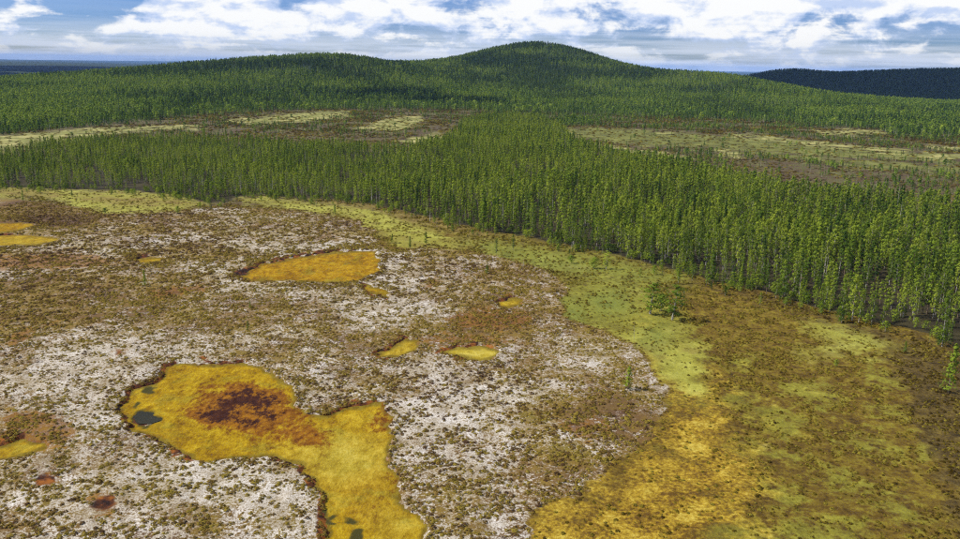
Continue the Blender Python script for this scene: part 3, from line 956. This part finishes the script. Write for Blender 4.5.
def jitter_grid(x0, x1, y0, y1, step, keep=1.0):
    X, Y = np.meshgrid(np.arange(x0, x1, step), np.arange(y0, y1, step * .92))
    X = X + (np.arange(X.shape[0]) % 2)[:, None] * step * .5
    X = X + rng.uniform(-.42, .42, X.shape) * step
    Y = Y + rng.uniform(-.42, .42, X.shape) * step
    X, Y = X.ravel(), Y.ravel()
    k = rng.random(X.size) < keep
    return X[k], Y[k]


def in_frame(X, Y, Z, m=90, mt=0):
    px, py = to_photo(X, Y, Z)
    return (px > -m) & (px < 960 + m) & (py < 539 + 60)


# ------------------------------------------------------------------ near forest
X, Y = jitter_grid(-620, 760, 190, 1150, 3.6, .97)
px, py = warp(X, Y)
sd = inside_dist(px, py, NEARFOREST)
edge_m = sd * np.hypot(X, Y) ** 2 / (HC * F)
sd = np.where(sd < 12, (edge_m - fbm(X, Y, 22, 3, 79) * 26 + 10) / (np.hypot(X, Y) ** 2 / (HC * F)), sd)
k = ((sd > 0) | ((sd > -7) & (Y < 520) & (rng.random(X.size) < .16 * np.clip(1 + sd / 7, 0, 1)))) & in_frame(X, Y, 0, 130)
X, Y, px, py, sd = X[k], Y[k], px[k], py[k], sd[k]
D = np.hypot(X, Y)
thin = fbm(X, Y, 30, 3, 71)
k = rng.random(X.size) < np.where(thin < .43, .45, .97)
X, Y, px, py, sd, D, thin = [a[k] for a in (X, Y, px, py, sd, D, thin)]
Z = ground_height(X, Y)
front = np.interp(px, [p[0] for p in NEARFOREST[:26]], [p[1] for p in NEARFOREST[:26]]) - py   # pixels behind the front edge
front = front * (D * D / (HC * F))                                                             # metres behind it
htr = rng.normal(10.2, 2.2, X.size).clip(4.5, 15) + (fbm(X, Y, 40, 3, 72) - .5) * 7
lowedge = front < 14
htr = np.where(lowedge & (rng.random(X.size) < .50), rng.uniform(2.0, 7.5, X.size), htr)
htr = np.where(sd < 0, rng.uniform(1.2, 4.5, X.size), htr)
htr = htr * (1 - .24 * sstep(-px, -620, -330))
mixn = fbm(X, Y, 45, 3, 73) + rng.normal(0, .16, X.size)
bl = .50 + np.where(px > 700, -.06, 0)
kindi = np.where(mixn > bl, 1, 0)                               # birch / pine
kindi = np.where(rng.random(X.size) < .09, 2, kindi)            # spruce
dead = (rng.random(X.size) < np.where(front < 22, np.where((px > 250) & (px < 520), .16, .05), .025))
kindi = np.where(dead, 3, kindi)
KN = ['pine', 'birch', 'spruce', 'dead']
wide = rng.uniform(.62, 1.15, X.size) * np.where(rng.random(X.size) < .1, 1.35, 1)
rot = rng.uniform(0, 6.28, X.size)
var = rng.integers(0, 6, X.size)

score = htr / D * np.where(front < 5, 1.3, np.where(front < 12, .95, .5)) * ((px > 0) & (px < 960))
order = np.argsort(-score)
single = np.zeros(X.size, bool)
single[order[:262]] = True


def place_tree(kind, x, y, z, h, wd, rz, v, label, group, lean=(0, 0), lod=0):
    nm = {'pine': 'pine_tree', 'birch': 'birch_tree', 'spruce': 'spruce_tree', 'dead': 'dead_tree', 'sapling': 'young_pine', 'bush': 'birch_bush'}[kind]
    r = bpy.data.objects.new(nm, None)
    COL.objects.link(r)
    r.empty_display_size = .5
    r.location = (x, y, z - .02)
    r.rotation_euler = (lean[0], lean[1], rz)
    s = h / 10.0
    r.scale = (s * wd, s * wd, s)
    me, cr = kit(kind, v, lod)
    t = bpy.data.objects.new('trunk', me); COL.objects.link(t); t.parent = r
    if cr:
        c = bpy.data.objects.new('crown', cr); COL.objects.link(c); c.parent = r
    tag(r, label, {'bush': 'bush', 'dead': 'dead tree'}.get(kind, 'tree'), group)
    return r


WORDS = 'first second third fourth fifth sixth seventh eighth ninth tenth eleventh twelfth thirteenth fourteenth fifteenth sixteenth seventeenth eighteenth nineteenth twentieth'.split()
WORDS += ['twenty-' + a for a in WORDS[:9]] + ['thirtieth'] + ['thirty-' + a for a in WORDS[:9]]
alike = {}
for i in np.nonzero(single)[0]:
    kd = KN[kindi[i]]
    who = {'pine': 'green pine', 'birch': 'yellow-green birch', 'spruce': 'dark narrow spruce', 'dead': 'grey dead tree'}[kd]
    size = 'short' if htr[i] < 7 else 'tall' if htr[i] > 11.5 else 'middling'
    seg = ('behind the left meadow' if px[i] < 222 else 'behind the long green strip' if px[i] < 480 else
           'above the lone birches' if px[i] < 700 else 'right of the lone birches' if px[i] < 830 else 'by the right picture edge')
    row = 'foremost on the edge' if front[i] < 5 else 'inside the forest edge' if front[i] < 12 else 'deeper in the forest'
    alike.setdefault((size + ' ' + who, row, seg), []).append(i)
for (who, row, seg), lst in alike.items():
    lst.sort(key=lambda a: px[a])
    for n_, i in enumerate(lst):
        if len(lst) == 1: lab = 'only %s %s %s' % (who, row, seg)
        elif n_ < len(WORDS): lab = '%s %s from left, %s %s' % (WORDS[n_], who, row, seg)
        else: lab = '%s %s %s, among the rightmost' % (who, row, seg)
        lab = lab
        place_tree(KN[kindi[i]], X[i], Y[i], Z[i], htr[i], wide[i], rot[i], int(var[i]), lab, 'trees along the front of the near forest')

ne = rng.random(X.size) < np.where(front < 24, .9, 0)
ex, ey = X[ne] + rng.uniform(-3, 3, ne.sum()), Y[ne] - rng.uniform(-2, 7, ne.sum())
EDGE = (np.concatenate([ex, ex + rng.uniform(-2, 2, ex.size)]), np.concatenate([ey, ey - rng.uniform(-1, 5, ex.size)]))
k = ~single
shapes = [joined_mesh(kd, v, 1) for kd in ('pine', 'birch', 'spruce', 'dead') for v in range(6 if kd != 'dead' else 3)]
pick = np.where(kindi == 3, 18 + var % 3, kindi * 6 + var)
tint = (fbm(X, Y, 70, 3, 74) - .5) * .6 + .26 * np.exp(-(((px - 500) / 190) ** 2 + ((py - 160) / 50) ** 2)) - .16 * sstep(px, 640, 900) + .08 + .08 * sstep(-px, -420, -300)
S = np.stack([htr / 10 * wide, htr / 10 * wide, htr / 10], -1)
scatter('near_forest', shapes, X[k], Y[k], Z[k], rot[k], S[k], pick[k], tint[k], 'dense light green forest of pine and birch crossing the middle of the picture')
ex, ey = EDGE
ez = ground_height(ex, ey)
eh = rng.uniform(.7, 3.0, ex.size) ** 1.15
esh = [joined_mesh('bush', v, 1) for v in range(3)] + [joined_mesh('sapling', v, 1) for v in range(2)]
ep = rng.choice(5, ex.size, p=[.25, .25, .25, .125, .125])
ew = rng.uniform(.8, 1.3, ex.size)
scatter('edge_thicket', esh, ex, ey, ez, rng.uniform(0, 6.28, ex.size), np.stack([eh / 10 * ew, eh / 10 * ew, eh / 10], -1), ep, rng.uniform(-.45, .1, ex.size),
        'low green thicket of bushes and saplings along the front edge of the forest')
print('near forest', k.sum(), single.sum())

# ------------------------------------------------------------------ lone trees and bushes out on the bog: (photo x, y of the foot, height in pixels)
LONE = [('birch', 672, 320, 34, 2.3, 'lone birch with leaning white trunk on the yellow-green fen, right of a pair', (.0, .16)),
        ('birch', 650, 314, 30, 2.7, 'rounded bushy birch left of the leaning white-trunked one', (0, -.05)),
        ('bush', 661, 311, 16, 1.3, 'low bush between the two lone birches on the fen', (0, 0)),
        ('dead', 634, 339, 18, .8, 'thin pale dead stem leaning on the fen below the two lone birches', (0.1, .12)),
        ('sapling', 628, 388, 21, 1.4, 'dark green young pine on the right rim of the pale heath', (0, 0)),
        ('sapling', 948, 393, 42, 1.0, 'slender young pine standing in the dark heather near the right picture edge', (0, 0)),
        ('birch', 606, 269, 18, 2.0, 'small birch beside a bush on the green strip below the forest', (0, .1)),
        ('bush', 594, 268, 11, 1.2, 'broad low bush left of the small birch on the green strip', (0, 0)),
        ('bush', 571, 263, 8, 1.2, 'low bush on the pale streak left of the small birch', (0, 0)),
        ('birch', 678, 284, 17, .9, 'small birch on brown ground in front of the forest, left of its twin', (0, 0)),
        ('birch', 692, 281, 16, .9, 'small birch on brown ground in front of the forest, right of its twin', (0, .05)),
        ('birch', 706, 286, 14, 1.0, 'smallest of three birches on brown ground before the forest', (0, 0)),
        ('sapling', 410, 248, 12, 1.0, 'small pine with pale stem at the foot of the long green strip', (0, 0)),
        ('sapling', 426, 245, 13, 1.0, 'dark small pine on the lower end of the long green strip', (0, 0)),
        ('sapling', 392, 243, 9, 1.0, 'little pine on the green strip, left of two larger ones', (0, 0)),
        ('birch', 496, 256, 17, 1.0, 'small birch with white foot between heath and forest', (0, 0)),
        ('birch', 513, 250, 16, 1.0, 'small birch right of the white-footed one between heath and forest', (0, 0)),
        ('birch', 495, 236, 14, .9, 'slim birch standing before the forest at the end of the green strip', (0, 0)),
        ('dead', 430, 222, 12, 1.6, 'bare whitish bush on brown ground above the long green strip', (0, 0)),
        ('dead', 437, 229, 8, 1.4, 'bare dead stem just below the whitish bush', (0, .1)),
        ('dead', 523, 267, 9, 1.8, 'short forked dead stem on the upper heath rim', (0, .15)),
        ('sapling', 487, 274, 9, 1.6, 'bushy low pine on the upper heath rim', (0, 0)),
        ('sapling', 145, 286, 16, .8, 'thin young pine amid the left heath above the golden hollow', (0, 0)),
        ('dead', 150, 287, 10, .8, 'thin dead stem right beside the young pine on the left heath', (0, .08)),
        ('sapling', 23, 200, 9, 1.0, 'tiny pine on the left-hand green meadow by the picture edge', (0, 0)),
        ('sapling', 72, 196, 7, 1.0, 'tiny pine on the upper part of the left-hand green meadow', (0, 0)),
        ('bush', 178, 214, 7, 1.0, 'dark little bush at the lower right rim of the left meadow', (0, 0)),
        ('sapling', 335, 215, 10, 1.2, 'single bushy little pine on the long pale green strip', (0, 0)),
        ('bush', 105, 214, 5, 1.1, 'tiny bush at the lower rim of the left meadow', (0, 0)),
        ('sapling', 248, 330, 9, 1.0, 'tiny dark pine on the heath above the golden hollow', (0, 0)),
        ('sapling', 250, 308, 7, 1.0, 'tiny pine on the heath below the long orange hollow', (0, 0)),
        ('bush', 836, 366, 7, .9, 'pale little bush below the bright green fen patch', (0, 0)),
        ('birch', 760, 306, 12, 1.2, 'small birch out on the brown fen before the right forest edge', (0, 0)),
        ('birch', 640, 278, 9, 1.6, 'low birch on the fen between the forest and the two lone birches', (0, 0)),
        ('sapling', 905, 352, 10, 1.3, 'low pine at the end of the bright green fen patch', (0, 0)),
        ('birch', 942, 346, 46, .9, 'tall birch with bright white trunk standing just outside the right forest edge', (0, .03))]
for j, (kd, bx, by, hp, wd, lab, lean) in enumerate(LONE):
    gx, gy = ground_at(np.array([float(bx)]), np.array([float(by)]))
    gz = float(ground_height(gx, gy)[0])
    dist = math.hypot(gx[0], gy[0], HC)
    h = hp / F * dist / math.cos(math.atan2(HC, math.hypot(gx[0], gy[0])))
    if kd == 'bush': h = h
    place_tree(kd, gx[0], gy[0], gz, h, wd, rng.uniform(0, 6), j % 6, lab, 'lone trees and bushes on the open bog', lean)

# ------------------------------------------------------------------ scrub on the far bogs, between near forest and hills
X, Y = jitter_grid(-900, 1000, 380, 1650, 4.4, .95)
px, py = to_photo(X, Y)
hy = np.interp(px, [p[0] for p in HILLFOOT], [p[1] for p in HILLFOOT])
sd = inside_dist(px, py, NEARFOREST)
open_ = np.maximum(union(px, py, MIDPALE), union(px, py, MIDGREEN))
clump = fbm(X, Y, 55, 4, 81)
pr = .14 + sstep(clump, .42, .60) * .8
pr = pr + .9 * np.exp(-((py - hy) / 4.0) ** 2)
for (cx, cy, rx, ry, wt) in [(575, 124, 22, 5, .9), (840, 157, 70, 4, .7), (790, 148, 40, 4, .5), (900, 166, 60, 5, .35), (400, 116, 60, 5, .3), (60, 118, 120, 8, .8), (230, 122, 90, 5, .4), (650, 118, 100, 5, .3), (560, 118, 80, 4, .5), (280, 128, 60, 5, .35)]:
    pr = pr + wt * np.exp(-(((px - cx) / rx) ** 2 + ((py - cy) / ry) ** 2))
pr = np.where((px < 470) & (py > hy + 5), pr * .5, pr)
pr = np.where(open_ > -.5, pr * .07, pr)
k = (sd < -1) & (py > hy - 1.0) & ((py < 200) & (Y > 560) | (py < 214) & (px > 600) & (Y > 380)) & (rng.random(X.size) < pr) & (px > -90) & (px < 1050)
k &= ~((px < 240) & (py > 150))
X, Y, px, py, hy = X[k], Y[k], px[k], py[k], hy[k]
Z = ground_height(X, Y)
h = rng.uniform(1.6, 5.0, X.size) + np.where(py < hy + 5, rng.uniform(0, 6, X.size), 0) + 3 * (np.exp(-(((px - 575) / 22) ** 2 + ((py - 124) / 5) ** 2)))
shp = [joined_mesh(kd, v, 2) for kd in ('pine', 'birch', 'sapling') for v in range(3)] + [joined_mesh('bush', 0, 2), joined_mesh('dead', 1, 1)]
for sh in shp[:10]: sh.materials[1] = HPINE if sh.materials[1] is PINE else HBIRCH
pk = rng.choice(len(shp), X.size, p=[.1] * 3 + [.06] * 3 + [.1] * 3 + [.12, .10])
wd = rng.uniform(.9, 1.5, X.size)
scatter('bog_scrub', shp, X, Y, Z, rng.uniform(0, 6.28, X.size), np.stack([h / 10 * wd, h / 10 * wd, h / 10], -1), pk, rng.uniform(-.55, -.05, X.size),
        'scattered stunted trees on the far bogs below the hills')
print('scrub', X.size)

# ------------------------------------------------------------------ hill forest
X, Y = jitter_grid(-1750, 1900, 800, 3050, 5.2, .95)
Zt = terrain(X, Y)
px0, py0 = to_photo(X, Y, 0)
wob = (fbm(X, Y, 60, 3, 91) - .5) * 5
hy = np.interp(px0, [p[0] for p in HILLFOOT], [p[1] for p in HILLFOOT])
px, py = to_photo(X, Y, Zt)
k = (py0 < hy + wob) & (px > -60) & (px < 1020)
k &= ~((px0 < 200) & (np.abs(py0 - 116) < 2.2) & (px0 > 70) & (fbm(X, Y, 25, 2, 95) > .45))
X, Y, Zt, px, py, py0, hy = X[k], Y[k], Zt[k], px[k], py[k], py0[k], hy[k]
# leave out trees that stand behind the crests
Dh = np.hypot(X, Y)
vis = np.ones(X.size, bool)
for f_ in np.linspace(.5, .985, 26):
    zs = terrain(X * f_, Y * f_)
    line = HC + (Zt + 14 - HC) * f_
    vis &= line > zs - 1
k = vis
X, Y, Zt, px, py, py0, hy = [a[k] for a in (X, Y, Zt, px, py, py0, hy)]
gap = fbm(X, Y, 60, 3, 92)
scree = np.zeros(X.size)
for (cx, cy, rx, ry) in [(548, 48, 9, 3), (207, 70, 16, 4), (306, 68, 8, 4), (232, 68, 10, 3), (690, 80, 14, 3), (330, 62, 8, 3)]:
    scree = scree + np.exp(-(((px - cx) / rx) ** 2 + ((py - cy) / ry) ** 2))
k = rng.random(X.size) < np.where(gap < .35, .40, 1) * (1 - .8 * np.clip(scree, 0, 1))
X, Y, Zt, px, py, py0, hy = [a[k] for a in (X, Y, Zt, px, py, py0, hy)]
Z = ground_height(X, Y)
mx = fbm(X, Y, 130, 4, 93) + rng.normal(0, .12, X.size)
# dark spruce and pine high up, light birch and young pine low on the slopes
elev = sstep(Z, 10, 70)
kd = np.where(mx + elev * .16 > .60, 2, np.where(mx - elev * .1 < .40, 1, 0))
v3 = rng.integers(0, 4, X.size)
shp = [joined_mesh(a, v, 2) for a in ('pine', 'birch', 'spruce') for v in range(4)]
for i_, m_ in ((0, HPINE), (4, HBIRCH)):
    for sh in shp[i_:i_ + 4]: sh.materials[1] = m_
h = rng.normal(11.0, 2.0, X.size).clip(6, 16)
wd = rng.uniform(1.05, 1.5, X.size)
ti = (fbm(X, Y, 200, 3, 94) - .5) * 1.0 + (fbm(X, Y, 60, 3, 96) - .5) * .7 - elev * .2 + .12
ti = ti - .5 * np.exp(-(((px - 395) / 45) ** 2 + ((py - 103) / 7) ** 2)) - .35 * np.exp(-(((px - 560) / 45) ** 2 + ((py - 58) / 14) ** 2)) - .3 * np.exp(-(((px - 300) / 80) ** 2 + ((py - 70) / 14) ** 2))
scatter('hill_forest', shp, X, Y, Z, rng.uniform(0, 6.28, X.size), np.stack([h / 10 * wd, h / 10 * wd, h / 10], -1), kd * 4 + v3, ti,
        'dark green forest covering the hills behind the bog')
print('hill', X.size)


X, Y = jitter_grid(1050, 3600, 2700, 5200, 13, .95)
Z = terrain(X, Y)
px, py = to_photo(X, Y, Z)
k = (px > 700) & (px < 1020) & (Y < 4750)
X, Y, Z = X[k], Y[k], Z[k]
h = rng.uniform(7, 15, X.size)
sfar = [joined_mesh(a, v, 2) for a in ('pine', 'spruce') for v in range(3)]
for sh in sfar[:3]: sh.materials[1] = HPINE
scatter('far_hill_forest', sfar, X, Y, ground_height(X, Y), rng.uniform(0, 6.28, X.size), np.stack([h / 10 * 2.2, h / 10 * 2.2, h / 10], -1), rng.integers(0, 6, X.size),
        rng.uniform(-.5, .1, X.size), 'dark forest on the far hill at the right, in cloud shadow')
print('far hill', X.size)


# ------------------------------------------------------------------ dwarf shrubs and sedge tufts
def low_plant(name, seed, kind):
    rnd = random.Random(seed)
    V, Fc, LF = [], [], []
    n = 26 if kind == 'shrub' else 16
    for i in range(n):
        a, r = rnd.uniform(0, 6.28), math.sqrt(rnd.random())
        if kind == 'shrub':
            p = Vector((math.cos(a) * r * .5, math.sin(a) * r * .5, .05 + (1 - r * r) * .34 * rnd.uniform(.6, 1)))
            s = rnd.uniform(.10, .20)
            nrm = Vector((math.cos(a) * r, math.sin(a) * r, .8 + rnd.uniform(-.4, .4))).normalized()
            u = nrm.orthogonal().normalized()
            v = nrm.cross(u)
            b = len(V)
            V += [p - u * s, p - v * s * .8, p + u * s, p + v * s * .8]
            Fc.append((b, b + 1, b + 2, b + 3)); LF += [rnd.random()] * 4
        else:
            p = Vector((math.cos(a) * r * .3, math.sin(a) * r * .3, 0))
            t = p + Vector((math.cos(a) * .28 * r + rnd.uniform(-.12, .12), math.sin(a) * .28 * r + rnd.uniform(-.12, .12), rnd.uniform(.25, .5)))
            sd_ = Vector((-math.sin(a), math.cos(a), 0)) * .055
            b = len(V)
            V += [p - sd_, p + sd_, t]
            Fc.append((b, b + 1, b + 2)); LF += [rnd.random()] * 3
    me = bpy.data.meshes.new(name)
    me.from_pydata([tuple(v) for v in V], [], Fc)
    me.attributes.new('leaf', 'FLOAT', 'POINT').data.foreach_set('value', np.array(LF, np.float32))
    me.materials.append(HEATHER if name == 'shrub' else SEDGE)
    return me


X, Y = jitter_grid(-230, 190, 104, 420, .60, 1.0)
X, Y = X[in_frame(X, Y, 0, 120)], Y[in_frame(X, Y, 0, 120)]
px, py = warp(X, Y)
D = np.hypot(X, Y)
he = union(px, py, HEATH)
hol = np.full(X.shape, -1e3)
for _, p in HOLLOWS: hol = np.maximum(hol, inside_dist(px, py, p))
cv = cover_field(X, Y, px, py)
tus = fbm(X, Y, 2.4, 3, 99, .6)
pr = sstep(tus + (cv - .5) * .26, .40, .66) * .62 + .10
pr = pr * np.clip(260 / D, .3, 1)
pr = pr + .55 * np.exp(-((hol + 3.5) / 3.0) ** 2) * sstep(fbm(X, Y, 9, 3, 88), .38, .6)
ux, uy = to_photo(X, Y)
k = (he > -2) & (hol < -.3) & (rng.random(X.size) < pr) & (union(ux, uy, [ell(45, 480, 10, 8), ell(104, 504, 13, 7, -15)]) < 0)
X, Y, D, cv = X[k], Y[k], D[k], cv[k]
Z = ground_height(X, Y)
s = rng.uniform(.35, 1.0, X.size) * np.where(D < 190, 1.18, 1) * np.clip(D / 230, .9, 1.35) * np.where(rng.random(X.size) < .08, 1.5, 1)
shp = [low_plant('shrub', 200 + i, 'shrub') for i in range(6)]
scatter('dwarf_shrubs', shp, X, Y, Z, rng.uniform(0, 6.28, X.size), np.stack([s, s, s * rng.uniform(.6, 1.1, X.size)], -1), rng.integers(0, 6, X.size),
        rng.uniform(-.25, .25, X.size) + (fbm(X, Y, 35, 3, 98) - .5) * .9 - sstep(cv, .55, .95) * .5, 'brown and olive dwarf shrubs growing in pale lichen on the near bog')
print('shrubs', X.size)

X, Y = jitter_grid(-330, 320, 104, 500, .80, 1.0)
X, Y = X[in_frame(X, Y, 0, 120)], Y[in_frame(X, Y, 0, 120)]
px, py = warp(X, Y)
D = np.hypot(X, Y)
he = union(px, py, HEATH)
fo = inside_dist(px, py, NEARFOREST)
go = union(px, py, GOLD)
lm_ = np.maximum(union(px, py, FEN), union(px, py, LIME))
pr = sstep(fbm(X, Y, 3.5, 3, 101, .6), .36, .62) * .75
pr = pr * np.where(go > 0, .35, 1) * np.where(lm_ > 0, .35, 1) * np.clip(250 / D, .35, 1)
k = (he < -1) & (px > -130) & (fo < 1) & (rng.random(X.size) < pr)
X, Y, px, py, D = X[k], Y[k], px[k], py[k], D[k]
dk = union(px, py, DARK)
Z = ground_height(X, Y)
shp = [low_plant('tuft', 300 + i, 'tuft') for i in range(4)] + [low_plant('tuft', 320 + i, 'shrub') for i in range(4)]
pk = np.where(rng.random(X.size) < np.where(dk > -2, .15, .55), rng.integers(0, 4, X.size), rng.integers(4, 8, X.size))
s = rng.uniform(.5, 1.05, X.size) * np.clip(D / 230, .9, 1.4)
scatter('sedge_tufts', shp, X, Y, Z, rng.uniform(0, 6.28, X.size), np.stack([s, s, s], -1), pk, rng.uniform(-.2, .35, X.size) - np.where(dk > -2, .35, 0),
        'brown and yellow-green sedge and heather growing on the fen at the right')
print('sedge', X.size)


X, Y = jitter_grid(-900, 1000, 380, 1500, 3.6, .9)
px, py = to_photo(X, Y)
hy = np.interp(px, [p[0] for p in HILLFOOT], [p[1] for p in HILLFOOT])
op = np.maximum(union(px, py, MIDPALE), union(px, py, MIDGREEN))
k = (inside_dist(px, py, NEARFOREST) < -1) & (py > hy) & ((py < 160) & (px < 600) | (py < 214) & (px >= 600)) & (px > -60) & (px < 1020) & (Y > 380)
k &= rng.random(X.size) < np.where(op > 0, .12, sstep(fbm(X, Y, 26, 4, 103), .34, .56) * .8)
X, Y = X[k], Y[k]
D = np.hypot(X, Y)
s = rng.uniform(1.5, 3.8, X.size) * np.clip(D / 800, .7, 1.3)
shp = [low_plant('tuft', 400 + i, 'shrub') for i in range(4)] + [low_plant('tuft', 420 + i, 'shrub') for i in range(2)]
scatter('bog_heather', shp, X, Y, ground_height(X, Y), rng.uniform(0, 6.28, X.size), np.stack([s, s, s * .6], -1), rng.integers(0, 6, X.size),
        rng.uniform(-.75, .0, X.size) + (fbm(X, Y, 60, 3, 104) - .5) * .8, 'brown heather cushions on the far bogs behind the forest')
print('heather', X.size)


# ------------------------------------------------------------------ clouds overhead, out of the frame; their shadows lie on the far hill and the far plain
def cloud_material():
    m, g = material('cloud_white')
    pos = g.node('ShaderNodeNewGeometry').outputs['Position']
    n = g.noise(pos, 0.004, 5, 0.6)
    finish(m, g, g.mix(n, (0.80, 0.81, 0.83), (0.92, 0.92, 0.92)), 1.0, 0.0, bump(g, n, 0.6, 60))
    return m


CLOUDM = cloud_material()


def cloud(cx, cy, rx, ry, alt, seed, label):
    """a flat-based heap of overlapping billows"""
    import bmesh
    rnd = random.Random(seed)
    bm = bmesh.new()
    for i in range(int(26 + rx * ry / 40000)):
        a, r = rnd.uniform(0, 6.28), math.sqrt(rnd.random())
        s = rnd.uniform(.16, .30) * min(rx, ry)
        q = (cx + math.cos(a) * r * rx, cy + math.sin(a) * r * ry, alt + s * .25 + (1 - r) * .2 * min(rx, ry))
        g0 = bmesh.ops.create_icosphere(bm, subdivisions=2, radius=1)
        for v in g0['verts']:
            d = v.co.copy()
            kx = 1 + .18 * math.sin(d.x * 5 + i) * math.sin(d.y * 4 - i) + .1 * math.sin(d.z * 9 + i)
            v.co = Vector((q[0] + d.x * s * 1.25 * kx, q[1] + d.y * s * 1.25 * kx, max(alt - s * .12, q[2] + d.z * s * .62 * kx)))
    me = bpy.data.meshes.new('cloud')
    bm.to_mesh(me); bm.free()
    for p in me.polygons: p.use_smooth = True
    o = new_obj('cloud', me, CLOUDM)
    tag(o, label, None, None, 'structure')


def shade(gx, gy, rx, ry, seed, label, alt=1500):
    k_ = alt / TO_SUN[2]
    cloud(gx + TO_SUN[0] * k_, gy + TO_SUN[1] * k_, rx, ry, alt, seed, label)


shade(2350, 4200, 1500, 2100, 1, 'broad white cloud overhead that shades the far right hill')
shade(-110, 1480, 150, 70, 5, 'small white cloud high over the foot of the hills', 900)
shade(-3900, 5200, 3000, 2000, 2, 'broad white cloud high over the left plain')
shade(-5200, 10500, 4600, 2300, 3, 'long white cloud high over the far left plain')


# ------------------------------------------------------------------ the air
def haze_box():
    me = bpy.data.meshes.new('haze')
    x0, x1, y0, y1, z0, z1 = -52000, 52000, -500, 52000, -175, 215
    V = [(x, y, z) for z in (z0, z1) for y in (y0, y1) for x in (x0, x1)]
    me.from_pydata(V, [], [(0, 2, 3, 1), (4, 5, 7, 6), (0, 1, 5, 4), (2, 6, 7, 3), (0, 4, 6, 2), (1, 3, 7, 5)])
    m, g = material('haze_air')
    pv = g.node('ShaderNodeVolumePrincipled')
    pv.inputs['Color'].default_value = (0.27, 0.50, 1.0, 1)
    pv.inputs['Density'].default_value = 2.3e-5
    pv.inputs['Anisotropy'].default_value = 0.0
    o = g.node('ShaderNodeOutputMaterial')
    g.l.new(pv.outputs[0], o.inputs['Volume'])
    tag(new_obj('haze', me, m), 'thin blue haze over the whole landscape', None, None, 'stuff')


haze_box()
